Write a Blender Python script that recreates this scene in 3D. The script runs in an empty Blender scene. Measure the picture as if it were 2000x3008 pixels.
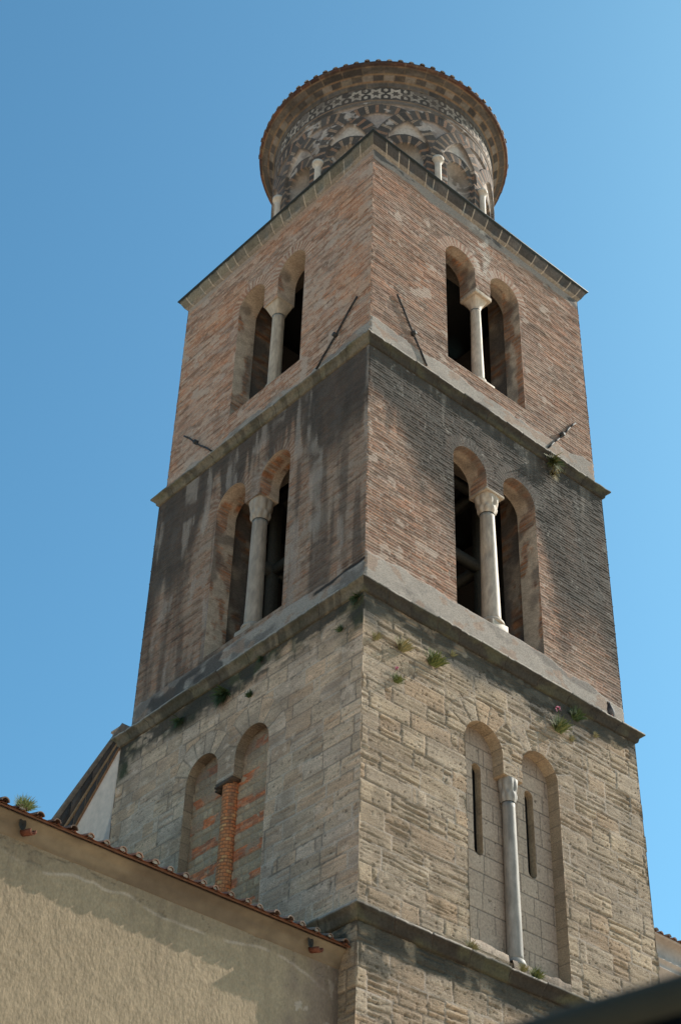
import bpy, math, random
import numpy as np
from mathutils import Matrix, Vector

S = bpy.context.scene
COL = S.collection
rng = random.Random(7)

# ------------------------------------------------------------------ camera, world, sun, exposure
CAM = np.array([-26.926, -29.581, 1.724])
RT = np.array([0.7454756, -0.66605681, 0.02518834])
UP = np.array([-0.44109871, -0.46465794, 0.76780527])
FW = np.array([0.49969797, 0.58349064, 0.64018796])
cd = bpy.data.cameras.new('camera'); cam = bpy.data.objects.new('camera', cd); COL.objects.link(cam)
cam.matrix_world = Matrix(((RT[0], UP[0], -FW[0], CAM[0]), (RT[1], UP[1], -FW[1], CAM[1]), (RT[2], UP[2], -FW[2], CAM[2]), (0, 0, 0, 1)))
cd.sensor_fit = 'VERTICAL'; cd.sensor_height = 24.0; cd.lens = 24.0 * 4806.4 / 3008.0
cd.clip_start = 0.05; cd.clip_end = 4000
cd.dof.use_dof = True; cd.dof.focus_distance = 44.0; cd.dof.aperture_fstop = 4.6
S.camera = cam
SUN_EL = math.radians(39.5); SUN_AZ = math.radians(-14.3)      # from +x towards -y
sd = Vector((math.cos(SUN_EL) * math.cos(SUN_AZ), math.cos(SUN_EL) * math.sin(SUN_AZ), math.sin(SUN_EL)))
W = bpy.data.worlds.new('World'); S.world = W; W.use_nodes = True
nt = W.node_tree; nt.nodes.clear()
wo = nt.nodes.new('ShaderNodeOutputWorld'); bg = nt.nodes.new('ShaderNodeBackground'); sk = nt.nodes.new('ShaderNodeTexSky')
sk.sky_type = 'NISHITA'; sk.sun_disc = False; sk.sun_elevation = SUN_EL; sk.sun_rotation = math.radians(90) - SUN_AZ
sk.altitude = 30; sk.air_density = 1.0; sk.dust_density = 1.6; sk.ozone_density = 6.0
bg.inputs['Strength'].default_value = 0.118
tn = nt.nodes.new('ShaderNodeVectorMath'); tn.operation = 'MULTIPLY'; tn.inputs[1].default_value = (0.555, 0.90, 0.81)   # white balance of the clear sky
nt.links.new(sk.outputs[0], tn.inputs[0]); nt.links.new(tn.outputs[0], bg.inputs[0]); nt.links.new(bg.outputs[0], wo.inputs[0])
sl = bpy.data.lights.new('sun', 'SUN'); sl.energy = 3.3; sl.angle = math.radians(0.5); sl.color = (1, 0.93, 0.82)
so = bpy.data.objects.new('sun', sl); COL.objects.link(so); so.rotation_euler = sd.to_track_quat('Z', 'Y').to_euler(); so.location = (60, -20, 80)
S.view_settings.view_transform = 'Standard'; S.view_settings.look = 'None'
S.view_settings.exposure = 1.0; S.view_settings.gamma = 1.0

# ------------------------------------------------------------------ numpy noise
def h2(i, j, s=0):
    n = (i.astype(np.int64) * 374761393 + j.astype(np.int64) * 668265263 + s * 974634541) & 0xffffffff
    n = ((n ^ (n >> 13)) * 1274126177) & 0xffffffff
    n = n ^ (n >> 16)
    n = (n * 2246822519) & 0xffffffff
    return ((n ^ (n >> 15)) & 0xffffff) / float(0xffffff)
def vn(x, y, s=0):
    xi = np.floor(x); yi = np.floor(y); fx = x - xi; fy = y - yi
    fx = fx * fx * (3 - 2 * fx); fy = fy * fy * (3 - 2 * fy)
    a = h2(xi, yi, s); b = h2(xi + 1, yi, s); c = h2(xi, yi + 1, s); d = h2(xi + 1, yi + 1, s)
    return a * (1 - fx) * (1 - fy) + b * fx * (1 - fy) + c * (1 - fx) * fy + d * fx * fy
def fbm(x, y, s=0, o=4):
    v = 0; a = 0.5; t = 0
    for k in range(o):
        v = v + a * vn(x, y, s + k * 17); t += a; a *= 0.5; x = x * 2.03 + 11.3; y = y * 2.03 + 5.7
    return v / t
def ss(a, b, x):
    t = np.clip((x - a) / (b - a), 0, 1); return t * t * (3 - 2 * t)
def C(*c): return np.array(c, float)
def lerp(a, b, t):
    t = np.asarray(t)[..., None]; return a * (1 - t) + b * t

# ------------------------------------------------------------------ objects
GAIN = np.array((.88, .745, .70))      # overall tone of the weathered masonry
def mesh(name, v, f, mat, parent=None, col=None, smooth=False):
    """one mesh object; v (n,3), f either (m,4) int array or list of tuples"""
    me = bpy.data.meshes.new(name)
    v = np.asarray(v, np.float32)
    if isinstance(f, np.ndarray):
        me.vertices.add(len(v)); me.vertices.foreach_set('co', v.ravel())
        k = f.shape[1]
        me.loops.add(f.size); me.loops.foreach_set('vertex_index', f.astype(np.int32).ravel())
        me.polygons.add(len(f)); me.polygons.foreach_set('loop_start', np.arange(0, f.size, k, dtype=np.int32))
        me.polygons.foreach_set('loop_total', np.full(len(f), k, np.int32))
        me.update(calc_edges=True)
    else:
        me.from_pydata([tuple(p) for p in v], [], f)
    if col is not None:
        at = me.attributes.new('Col', 'FLOAT_COLOR', 'POINT')
        c4 = np.ones((len(v), 4), np.float32); c4[:, :3] = np.clip(col * GAIN, 0.004, 0.95); at.data.foreach_set('color', c4.ravel())
    if smooth: me.polygons.foreach_set('use_smooth', [True] * len(me.polygons))
    me.materials.append(mat)
    me.validate()
    o = bpy.data.objects.new(name, me); COL.objects.link(o)
    if parent is not None: o.parent = parent
    return o
def tag(o, label, cat, group=None, kind=None):
    o['label'] = label; o['category'] = cat
    if group: o['group'] = group
    if kind: o['kind'] = kind
    return o
def empty(name, label, cat, loc=(0, 0, 0), group=None):
    o = bpy.data.objects.new(name, None); COL.objects.link(o); o.location = loc; o.empty_display_size = 0.3
    return tag(o, label, cat, group)
class MB:
    """collects several grids / shapes into one mesh"""
    def __init__(s): s.v = []; s.f = []; s.c = []; s.n = 0
    def add(s, v, f, c=None):
        v = np.asarray(v, float); s.v.append(v); s.f.append(np.asarray(f, int) + s.n)
        s.c.append(np.tile(C(.3, .3, .3), (len(v), 1)) if c is None else (np.tile(c, (len(v), 1)) if np.ndim(c) == 1 else c)); s.n += len(v)
    def grid(s, P, c=None, flip=False, wrap=False):
        n, m = P.shape[:2]
        idx = np.arange(n * m).reshape(n, m)
        if wrap: idx = np.vstack([idx, idx[:1]])
        q = np.stack([idx[:-1, :-1], idx[1:, :-1], idx[1:, 1:], idx[:-1, 1:]], -1).reshape(-1, 4)
        if flip: q = q[:, ::-1]
        s.add(P.reshape(-1, 3), q, None if c is None else (c if np.ndim(c) == 1 else np.broadcast_to(c, (n, m, 3)).reshape(-1, 3)))
    def box(s, x0, x1, y0, y1, z0, z1, c=None):
        v = [(x, y, z) for z in (z0, z1) for y in (y0, y1) for x in (x0, x1)]
        s.add(v, [(0, 2, 3, 1), (4, 5, 7, 6), (0, 1, 5, 4), (2, 6, 7, 3), (0, 4, 6, 2), (1, 3, 7, 5)], c)
    def bar(s, a, b, r, k=8, c=None, r2=None):
        a = np.array(a, float); b = np.array(b, float); d = b - a; L = np.linalg.norm(d); d /= L
        t = np.array((0, 0, 1.)) if abs(d[2]) < .9 else np.array((1., 0, 0)); e = np.cross(d, t); e /= np.linalg.norm(e); g = np.cross(d, e)
        an = np.linspace(0, 2 * np.pi, k, endpoint=False); ring = np.outer(np.cos(an), e) + np.outer(np.sin(an), g)
        r2 = r if r2 is None else r2
        P = np.stack([np.tile(a, (k, 1)), a + ring * r, b + ring * r2, np.tile(b, (k, 1))], 1)
        s.grid(P, c, wrap=True)
    def lathe(s, prof, cx, cy, k=24, c=None, fn=None):
        pr = np.array(prof, float); an = np.linspace(0, 2 * np.pi, k, endpoint=False)
        R = np.tile(pr[None, :, 0], (k, 1)); Z = np.tile(pr[None, :, 1], (k, 1)); A = np.tile(an[:, None], (1, len(pr)))
        if fn is not None: R = fn(R, Z, A)
        P = np.stack([cx + R * np.cos(A), cy + R * np.sin(A), Z], -1)
        s.grid(P, c, wrap=True)
    def build(s, name, mat, parent=None, smooth=False):
        return mesh(name, np.concatenate(s.v), np.concatenate(s.f), mat, parent, np.concatenate(s.c), smooth)

# ------------------------------------------------------------------ materials (albedo of the masonry comes with the mesh, grain from noise)
def mat(name, base=None, rough=0.9, grain=0.25, gscale=14.0, bump=0.3, bscale=30.0, bdist=0.02, stretch=(1, 1, 1), metallic=0.0, spec=0.2, tint=None):
    m = bpy.data.materials.new(name); m.use_nodes = True
    t = m.node_tree; N = t.nodes; L = t.links; p = N['Principled BSDF']
    p.inputs['Roughness'].default_value = rough; p.inputs['Metallic'].default_value = metallic
    p.inputs['Specular IOR Level'].default_value = spec
    tc = N.new('ShaderNodeTexCoord'); mp = N.new('ShaderNodeMapping'); mp.inputs['Scale'].default_value = stretch
    L.new(tc.outputs['Object'], mp.inputs[0])
    nz = N.new('ShaderNodeTexNoise'); nz.inputs['Scale'].default_value = gscale; nz.inputs['Detail'].default_value = 7; nz.inputs['Roughness'].default_value = 0.65
    L.new(mp.outputs[0], nz.inputs['Vector'])
    mr = N.new('ShaderNodeMapRange'); mr.inputs['From Min'].default_value = 0.28; mr.inputs['From Max'].default_value = 0.72
    mr.inputs['To Min'].default_value = 1 - grain; mr.inputs['To Max'].default_value = 1 + grain
    L.new(nz.outputs['Fac'], mr.inputs['Value'])
    mx = N.new('ShaderNodeVectorMath'); mx.operation = 'SCALE'
    if base is None:
        at = N.new('ShaderNodeAttribute'); at.attribute_name = 'Col'; L.new(at.outputs['Color'], mx.inputs[0])
    else:
        mx.inputs[0].default_value = base
    L.new(mr.outputs[0], mx.inputs['Scale'])
    L.new(mx.outputs[0], p.inputs['Base Color'])
    nb = N.new('ShaderNodeTexNoise'); nb.inputs['Scale'].default_value = bscale; nb.inputs['Detail'].default_value = 6
    L.new(mp.outputs[0], nb.inputs['Vector'])
    bp = N.new('ShaderNodeBump'); bp.inputs['Strength'].default_value = bump; bp.inputs['Distance'].default_value = bdist
    L.new(nb.outputs['Fac'], bp.inputs['Height']); L.new(bp.outputs[0], p.inputs['Normal'])
    return m
M_BRICK = mat('brick', grain=0.40, gscale=18, bump=0.5, bscale=40, stretch=(1, 1, 2.5))
M_TRAV = mat('travertine', grain=0.42, gscale=20, bump=0.8, bscale=24, bdist=0.03, stretch=(1, 1, 2.6))
M_STONE = mat('moulding_stone', grain=0.35, gscale=14, bump=0.35, bscale=30)
M_DRUM = mat('inlaid_masonry', grain=0.22, gscale=10, bump=0.3, bscale=40)
M_MARBLE = mat('marble', grain=0.24, gscale=9, bump=0.12, bscale=25, rough=0.6, spec=0.3, stretch=(1, 1, 0.35))
M_STUCCO = mat('stucco', grain=0.20, gscale=22, bump=0.55, bscale=17, bdist=0.03, stretch=(1, 1, .6))
M_PLAIN = mat('old_plaster', grain=0.15, gscale=4, bump=0.3, bscale=20)
M_TILE = mat('roof_tile', grain=0.35, gscale=8, bump=0.4, bscale=30)
M_IRON = mat('old_iron', base=(0.035, 0.03, 0.028), rough=0.7, grain=0.3, spec=0.3)
M_LEAD = mat('lead', base=(0.02, 0.024, 0.025), rough=0.6, grain=0.2)
M_DARK = mat('dark_interior', base=(0.03, 0.027, 0.025), rough=0.95)  # near black: darkness inside the tower and drain holes put into the colour
M_WOOD = mat('grey_timber', base=(0.05, 0.043, 0.035), rough=0.9, grain=0.3)
M_PLANT = mat('leaf', grain=0.3, gscale=20, rough=0.7, bump=0.0)
M_BLACK = mat('black_paint', base=(0.005, 0.005, 0.005), rough=0.8, grain=0.1, bump=0.02, spec=0.02)
M_LIP = mat('lit_edge_metal', base=(0.035, 0.030, 0.020), rough=0.7, grain=0.15, bump=0.02, spec=0.1)  # paler than the black panel: the sunlit highlight along the edge, as colour
M_GROUND = mat('paving', base=(0.62, 0.50, 0.36), rough=0.9, grain=0.2, gscale=1.5)  # paving kept extra pale to bounce warm light onto the left face

# ------------------------------------------------------------------ tower data (all in metres; tower axis = world z axis)
ARC = 0.68
def lights(spring, sill, imp, c=0.03, off=1.03):
    return dict(c=(c - off, c + off), r=ARC, spring=spring, sill=sill, imp=imp, mid=c)
ST3 = dict(h=4.88, z0=35.78, z1=44.75, op=lights(42.10, 37.35, 41.28))
ST2 = dict(h=5.00, z0=26.74, z1=35.52, op=lights(33.22, 27.92, 32.78))
ST1 = dict(h=5.164, z0=17.86, z1=26.50, op=lights(23.72, 18.12, 23.20))
H0 = 5.164

def outline(op, grow=0.0, step=0.04, sill=None):
    """closed outline of the twin opening, anticlockwise from lower left"""
    r = op['r'] + grow; sp = op['spring']; si = op['sill'] if sill is None else sill; im = op['imp'] - grow
    a, b = op['c']
    key = [(a - r, si), (a - r, sp)]
    arcs = lambda c: [(c - r * math.cos(t), sp + r * math.sin(t)) for t in np.linspace(0, math.pi, 40)]
    pts = [(a - r, si)] + arcs(a) + [(a + r, im)] + [(b - r, im)] + arcs(b) + [(b + r, si), (a - r, si)]
    out = []
    for p, q in zip(pts[:-1], pts[1:]):
        n = max(1, int(round(math.dist(p, q) / step)))
        for k in range(n): out.append((p[0] + (q[0] - p[0]) * k / n, p[1] + (q[1] - p[1]) * k / n))
    return np.array(out)
def inside(op, U, Z, grow=0.0):
    r = op['r'] + grow; m = np.zeros(U.shape, bool)
    for c in op['c']:
        m |= (np.abs(U - c) < r) & (Z > op['sill']) & (Z <= op['spring'])
        m |= ((U - c) ** 2 + (Z - op['spring']) ** 2 < r * r) & (Z > op['spring'])
    m |= (U > op['c'][0]) & (U < op['c'][1]) & (Z > op['sill']) & (Z < op['imp'] - grow)
    return m
def to_world(face, h, U, D, Z):
    if face == 'R': return np.stack([U, -(h + D), Z], -1)
    if face == 'L': return np.stack([-(h + D), U, Z], -1)
    if face == 'E': return np.stack([h + D, U, Z], -1)
    return np.stack([U, h + D, Z], -1)
FLIP = {'R': False, 'L': True, 'E': False, 'N': True}

def face_grid(mb, face, h, us, zs, fn, holes=(), corner=None, flip=False):
    """relief surface: fn(U,Z)->(D,col).  holes = [(outline, insidefn)] are cut with their edges snapped"""
    U, Z = np.meshgrid(us, zs, indexing='ij')
    D, c = fn(U, Z)
    D = np.array(D, float)
    U2 = U.copy(); Z2 = Z.copy()
    if corner is not None:
        dc = corner(zs)
        e = (U <= us[0] + 1e-6) | (U >= us[-1] - 1e-6)
        if corner: D = np.where(e, dc[None, :], D)
        U2 = np.where(e, U * (h + dc[None, :]) / h, U)
    drop = np.zeros(U.shape, bool)
    for ol, fin in holes:
        ins = fin(U, Z)
        outv = ~ins
        nb = np.zeros(U.shape, bool)
        nb[:-1] |= outv[1:]; nb[1:] |= outv[:-1]; nb[:, :-1] |= outv[:, 1:]; nb[:, 1:] |= outv[:, :-1]
        nb[:-1, :-1] |= outv[1:, 1:]; nb[1:, 1:] |= outv[:-1, :-1]; nb[:-1, 1:] |= outv[1:, :-1]; nb[1:, :-1] |= outv[:-1, 1:]
        sn = ins & nb
        ii = np.argwhere(sn)
        for i, j in ii:
            k = np.argmin((ol[:, 0] - U[i, j]) ** 2 + (ol[:, 1] - Z[i, j]) ** 2)
            U2[i, j], Z2[i, j] = ol[k]; D[i, j] = 0.0
        drop |= ins & ~sn
    P = to_world(face, h, U2, D, Z2)
    n, m = U.shape
    idx = np.arange(n * m).reshape(n, m)
    q = np.stack([idx[:-1, :-1], idx[1:, :-1], idx[1:, 1:], idx[:-1, 1:]], -1).reshape(-1, 4)
    if FLIP[face] != flip: q = q[:, ::-1]
    dr = drop.reshape(-1)
    keep = ~dr[q].any(1)
    if holes:
        cu = U2.reshape(-1)[q].mean(1); cz = Z2.reshape(-1)[q].mean(1)
        for ol, fin in holes: keep &= ~fin(cu, cz)
    mb.add(P.reshape(-1, 3), q[keep], c.reshape(-1, 3))

# ------------------------------------------------------------------ brickwork
PAL = np.array([(.42, .20, .105), (.36, .195, .12), (.31, .185, .125), (.44, .27, .17), (.26, .17, .125), (.40, .30, .215), (.47, .24, .125)])
CH = 0.1
def brick_rows(U, Z, seed, wob=0.02):
    zz = Z + wob * (fbm(U * 0.5, Z * 0.5, seed) - .5) * 2 + .012 * (vn(U * 2.2, Z * 6, seed + 3) - .5)
    row = np.floor(zz / CH); fz = zz / CH - row
    off = h2(row, row * 0 + 3, seed) * 0.4
    ul = 0.28 + 0.14 * h2(row, row * 0 + 9, seed)
    ub = (U + off) / ul; bi = np.floor(ub); fu = ub - bi
    t = h2(row, bi, seed + 5); t2 = h2(row, bi, seed + 6)
    mort = ss(.60, .74, fz)
    mort = np.maximum(mort, (fu < .045) * .8)
    col = PAL[(t * 6.999).astype(int)] * .55 + PAL.mean(0) * .45
    col = col * (0.86 + 0.24 * t2)[..., None] * (.74 + .46 * h2(row, row * 0 + 5, seed + 7))[..., None]
    return row, fz, mort, col, t2
def brick_fn(face, st, stain):
    op = st['op']; seed = 11 + ord(face) + int(st['z0'])
    left = face == 'L'
    def fn(U, Z):
        row, fz, mort, col, t2 = brick_rows(U, Z, seed)
        D = -.016 * mort + .010 * (t2 - .5)
        # arch rings of radial bricks
        for c in op['c']:
            dx = U - c; dz = Z - op['spring']; r = np.hypot(dx, dz); a = np.arctan2(dz, dx)
            ring = (r < op['r'] + .36 + .04 * vn(a * 9, a * 0, seed)) & (dz > -0.02)
            k = np.floor(a * 0.86 / .105); fk = a * 0.86 / .105 - k
            ck = PAL[(h2(k, k * 0, seed + 21) * 6.999).astype(int)] * (.75 + .5 * h2(k, k * 0, seed + 22))[..., None]
            ck = lerp(ck, C(.43, .37, .30), .35 * h2(k, k * 0, seed + 25))
            mk = ss(.55, .72, fk)
            col = np.where(ring[..., None], ck, col); mort = np.where(ring, mk, mort); D = np.where(ring, -.010 * mk + .004, D)
        mc = lerp(C(.36, .315, .255), C(.25, .225, .19), fbm(U * .8, Z * .8, seed + 31))
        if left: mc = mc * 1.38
        col = lerp(col, mc, mort * .85)
        # weathering: grey film, pale lichen, flaked mortar smears that follow the courses
        g = fbm(U * .55, Z * .8, seed + 41)
        col = lerp(col, C(.29, .265, .235), ss(.45, .70, g) * (.32 if left else .35))
        rw = np.floor(Z / CH); per = vn(U * 2.4 + h2(rw, rw * 0, seed + 44) * 90, rw * 3.0, seed + 46) * .6 + .4 * vn(U * 9 + h2(rw, rw * 0, seed + 45) * 90, rw * 7.0, seed + 58); zone = fbm(U * .45, Z * .5, seed + 49)
        col = lerp(col, C(.47, .43, .36), ss(.57, .66, per + .5 * (zone - .5)) * (.60 if left else .30))
        dkb = ss(.66, .80, vn(U * 2.0 + h2(rw, rw * 0, seed + 54) * 70, rw * 5.0, seed + 56)); col = col * (1 - .32 * dkb)[..., None]
        sm = fbm(U * 2.6, Z * (6.5 if left else 9), seed + 43, 5)
        col = lerp(col, C(.44, .41, .36), ss(.54, .66, sm) * (.40 if left else .15)); D += .004 * ss(.54, .66, sm)
        li = vn(U * 13, Z * 15, seed + 47) * fbm(U * 2, Z * 2, seed + 48)
        col = lerp(col, C(.55, .54, .49), ss(.50, .56, li) * .45)
        pt = fbm(U * 1.6, Z * 2.4, seed + 51, 5) - (0 if left else .035)
        col = lerp(col, C(.43, .40, .345), ss(.665, .695, pt) * .8); D = np.where(pt > .68, .5 * D + .004, D)
        for c in op['c']:
            dx = U - c; dz = Z - op['spring']; r = np.hypot(dx, dz); a = np.arctan2(dz, dx)
            k = np.floor(a * .86 / .085); ring = (r < op['r'] + .34 + .05 * h2(k, k * 0, seed)) & (dz > -.05)
            ck = np.where((k % 2 == 0)[..., None], C(.47, .42, .34), C(.34, .185, .115)) * (.8 + .35 * h2(k, k * 0, seed + 27))[..., None]
            col = np.where(ring[..., None], lerp(col, ck, .75 + 0 * U), col)
        lum = col.mean(-1, keepdims=True); col = col * .80 + lum * C(1.08, 1.0, .92) * .20
        col = col * (C(1.12, 1.03, .99) if left else C(.92, .85, .82))  # left bricks lightened to stand in for bounced light
        D, col = stain(U, Z, D, col, seed)
        return D, col
    return fn
PLS = C(.36, .345, .31)
def plaster_band(U, Z, D, col, top, seed, amp=.3, dark=.3):
    e = top + amp * (fbm(U * 1.1, Z * .6, seed + 61, 5) - .5) * 2
    m = ss(.03, -.03, Z - e)
    pc = lerp(PLS, C(.20, .19, .175), ss(.45, .62, fbm(U * .9 + 4, Z * 2.2, seed + 62, 5)) * (.4 + dark))
    pc = lerp(pc, C(.33, .25, .19), ss(.60, .66, fbm(U * 2.3, Z * 4, seed + 64, 4)) * .7)
    return D * (1 - m) + m * (.012 + .012 * fbm(U * 5, Z * 5, seed + 63)), lerp(col, pc, m)
def stain3R(U, Z, D, col, seed):
    D, col = plaster_band(U, Z, D, col, 36.78, seed, .28, .1)
    e = 44.18 + .25 * (fbm(U * .9, Z, seed + 71) - .5) * 2
    m = ss(-.05, .08, Z - e); D = D * (1 - m * .7); col = lerp(col, C(.30, .285, .26), m * .85)
    blk = ss(.6, .68, fbm(U * 1.5, Z * 4, seed + 73)) * ss(43.9, 44.2, Z); col = lerp(col, C(.07, .07, .07), blk * .8)
    w = ss(41.7, 42.6, Z) * ss(.75, .2, np.abs(U - .05)); col = lerp(col, C(.50, .47, .42), w * ss(.42, .62, fbm(U * 6, Z * 6, seed + 75)) * .9)
    return D, col
def stain3L(U, Z, D, col, seed):
    D, col = plaster_band(U, Z, D, col, 36.42, seed, .38, .25)
    m = ss(44.35, 44.55, Z + .1 * fbm(U, Z, seed)); col = lerp(col, C(.33, .31, .27), m * .7)
    o = ss(.55, .68, fbm(U * .5 + 3, Z * .7, seed + 77)); col = lerp(col, col * C(1.12, .90, .74), o * .6)
    return D, col
def streaks(U, Z, seed, sx=1.6, sz=.22):
    return fbm(U * sx, Z * sz, seed, 5)
def drips(U, Z, zt, seed, lmin, lmax, f=2.6):
    """soot that runs down from a ledge at height zt: each thin column has its own length"""
    w = U + .05 * (fbm(U * 2, Z * 1.2, seed + 1) - .5)
    n = .55 * vn(w * f, U * 0, seed + 2) + .30 * vn(w * f * 2.7, U * 0, seed + 3) + .15 * vn(w * f * 7, U * 0, seed + 4)
    L = lmin + (lmax - lmin) * ss(.28, .78, n)
    q = (zt - Z) / L + .35 * (fbm(U * 2.2, Z * 1.1, seed + 5, 5) - .5)
    return ss(1.05, .45, q)
def soot(D, col, m, film, keep=.25):
    m = np.clip(m, 0, 1)
    return D, lerp(col * (1 - .70 * m)[..., None], film, m * (1 - keep))
def stain2R(U, Z, D, col, seed):
    zone = 1.0 + 2.6 * ss(-4.2, -2.6, U) * ss(-.9, -1.9, U) + 1.2 * ss(-2.4, -1.2, U) * ss(2.2, 1.4, U) + 5.2 * ss(1.6, 2.8, U)
    m = drips(U, Z, 35.5, seed + 81, .9, 3.4) * .75 + drips(U, Z, 35.5, seed + 82, 1.0, 1.6, 1.2) * .6
    q = (35.5 - Z) / (zone + 1.4) + .5 * (fbm(U * 1.2, Z * .8, seed + 83, 5) - .5)
    m = np.maximum(m, ss(1.1, .55, q) * (.72 + .4 * streaks(U, Z, seed + 84, 3.2, .3)))
    film = lerp(C(.030, .033, .031), C(.092, .096, .088), fbm(U * 3, Z * 1.4, seed + 85, 5))
    D, col = soot(D, col, m, film)
    sp = vn(U * 15, Z * 15, seed + 86) * vn(U * 2.7, Z * 2.7, seed + 87); col = lerp(col, C(.42, .43, .40), ss(.60, .68, sp) * .35)
    wl = drips(U, Z, 35.4, seed + 88, .3, 1.9, 3.2) * ss(.55, .70, streaks(U, Z, seed + 89, 3.5, .3)); col = lerp(col, C(.24, .235, .215), wl * .4)
    return plaster_band(U, Z, D, col, 27.85 + .15 * ss(1, -5, U) - .25 * ss(1, 5, U), seed, .22, .4)
def stain2L(U, Z, D, col, seed):
    col = lerp(col * C(.70, .69, .67), C(.27, .24, .20), .05 + .22 * ss(.4, .65, fbm(U * 1.3, Z * 1.8, seed + 89, 5)))
    m = np.maximum(drips(U, Z, 35.5, seed + 91, .7, 3.6) * .8, .45 * ss(.42, .62, streaks(U, Z, seed + 90, 3.4, .22)))
    near = ss(-1.9, -2.8, U) * ss(-5.3, -4.6, U) * 1.0; far = ss(2.0, 3.0, U)
    q = (35.5 - Z) / (.6 + 3.4 * near + 6.8 * far * streaks(U, Z * 0, seed + 92, 1.6) * 1.6) + .55 * (fbm(U * 1.6, Z * .8, seed + 93, 5) - .5)
    m = np.maximum(m, ss(1.1, .5, q) * (.55 + .55 * streaks(U, Z, seed + 94, 3.4, .25)))
    D, col = soot(D, col, m, lerp(C(.046, .045, .042), C(.105, .10, .093), fbm(U * 3, Z * 1.4, seed + 95, 5)))
    p = ss(.54, .66, streaks(U + 40, Z, seed + 96, 3.0, .35)) * ss(.35, .6, fbm(U * 1.5, Z * 1.2, seed + 99)); col = lerp(col, C(.40, .38, .345), p * .5)
    D, col = plaster_band(U, Z, D, col, 27.75 - .15 * ss(-2, -5, U), seed, .12, .6)
    bk = ss(.55, .62, fbm(U * .8, Z * 1.5, seed + 97)) * ss(28.0, 27.6, Z) * ss(-2.5, -1.2, U); col = lerp(col, C(.06, .058, .055), bk * .8)
    bl = ss(.09, .03, np.abs(Z - (27.62 - .09 * (U + 4)) + .12 * (fbm(U * 3, Z, seed + 98) - .5))) * ss(-5.2, -5.0, U) * ss(-2.9, -3.1, U)
    return D, lerp(col, C(.03, .03, .03), bl * .95)
def jamb_col(st, face, stone=False):
    seed = 5 + ord(face) + int(st['z0'])
    def fn(s, z, t, arch):
        r = np.where(arch, s, z)
        row = np.floor(r / CH); f = r / CH - row
        tt = h2(row, np.floor(t / .28 + h2(row, row * 0, seed)), seed)
        col = PAL[(tt * 6.999).astype(int)] * (.7 + .5 * h2(row, row * 0 + 4, seed + 1))[..., None]
        col = lerp(col, C(.33, .30, .25), ss(.6, .75, f) * .85)
        pl = fbm(t * 1.7 + 3, z * .9 + s * .05, seed + 2, 5)
        col = lerp(col, C(.53, .47, .38), ss(*((.40, .50) if st['z0'] > 30 else (.49, .55)), pl) * .92)
        col = col * (.72 + .56 * fbm(t * 5, z * 7, seed + 4, 4))[..., None]
        col = lerp(col, C(.15, .135, .12), ss(.55, .72, fbm(t * 1.2, z * 1.2 + 9, seed + 3)) * .7)
        return col
    return fn
def trav_jamb(st, face):
    seed = 8 + ord(face)
    def fn(s, z, t, arch):
        r = np.where(arch, s, z); row = np.floor(r / .47); f = (r / .47 - row) * .47
        tt = h2(row, row * 0, seed)
        col = TRAV_A * (.8 + .4 * tt)[..., None] * (.85 + .3 * fbm(t * 3, r * 14, seed))[..., None]
        col = lerp(col, C(.13, .12, .10), ss(.02, .008, np.minimum(f, .47 - f)) * .6)
        return lerp(col, C(.16, .14, .115), ss(.5, .7, fbm(t * 2 + 7, s * .7, seed + 2)) * .5)
    return fn
def jamb(mb, face, h, ol, d0, d1, cfn, spring, nt_=14, grow_back=0.0, op=None):
    """reveal surface from depth d0 to d1 along a closed outline"""
    n = len(ol); seg = np.linalg.norm(np.roll(ol, -1, 0) - ol, axis=1); s = np.concatenate([[0], np.cumsum(seg)[:-1]])
    T = np.linspace(0, 1, nt_)
    U = np.repeat(ol[:, 0:1], nt_, 1); Z = np.repeat(ol[:, 1:2], nt_, 1); D = -(d0 + (d1 - d0) * T)[None, :] * np.ones((n, 1))
    arch = Z > spring + .01
    col = cfn(np.repeat(s[:, None], nt_, 1), Z, -D, arch)
    mb.grid(to_world(face, h, U, D, Z), col, wrap=True, flip=(FLIP[face]))

# ------------------------------------------------------------------ travertine ashlar
TRAV_A = C(.385, .328, .236); TRAV_L = C(.69, .545, .395)  # left stone is cleaner, and paler still to replace missing bounced light
def make_layout(seed, z0, z1, umin, umax, hmin=.42, hmax=.60, lmin=.55, lmax=1.5):
    r = random.Random(seed); zs = [z0]; rows = []
    while zs[-1] < z1:
        zs.append(zs[-1] + r.uniform(hmin, hmax)); us = [umin - r.uniform(.05, .6)]
        while us[-1] < umax:
            us.append(us[-1] + (r.uniform(.16, .3) if r.random() < .14 else r.uniform(lmin, lmax)))
        rows.append(np.array(us))
    return np.array(zs), rows
def ashlar(U, Z, lay, seed, wob=.018):
    zs, rows = lay
    Zw = Z + wob * (fbm(U * .6, Z * .6, seed) - .5) * 2
    ri = np.clip(np.searchsorted(zs, Zw) - 1, 0, len(rows) - 1)
    dz = np.minimum(Zw - zs[ri], zs[ri + 1] - Zw)
    bi = np.zeros(U.shape, int); du = np.zeros(U.shape)
    Uw = U + .02 * (vn(U * 3, Z * 3, seed + 1) - .5)
    for k in np.unique(ri):
        m = ri == k; us = rows[k]; b = np.clip(np.searchsorted(us, Uw[m]) - 1, 0, len(us) - 2)
        bi[m] = b; du[m] = np.minimum(Uw[m] - us[b], us[b + 1] - Uw[m])
    return ri, bi, np.minimum(dz, du)
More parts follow.
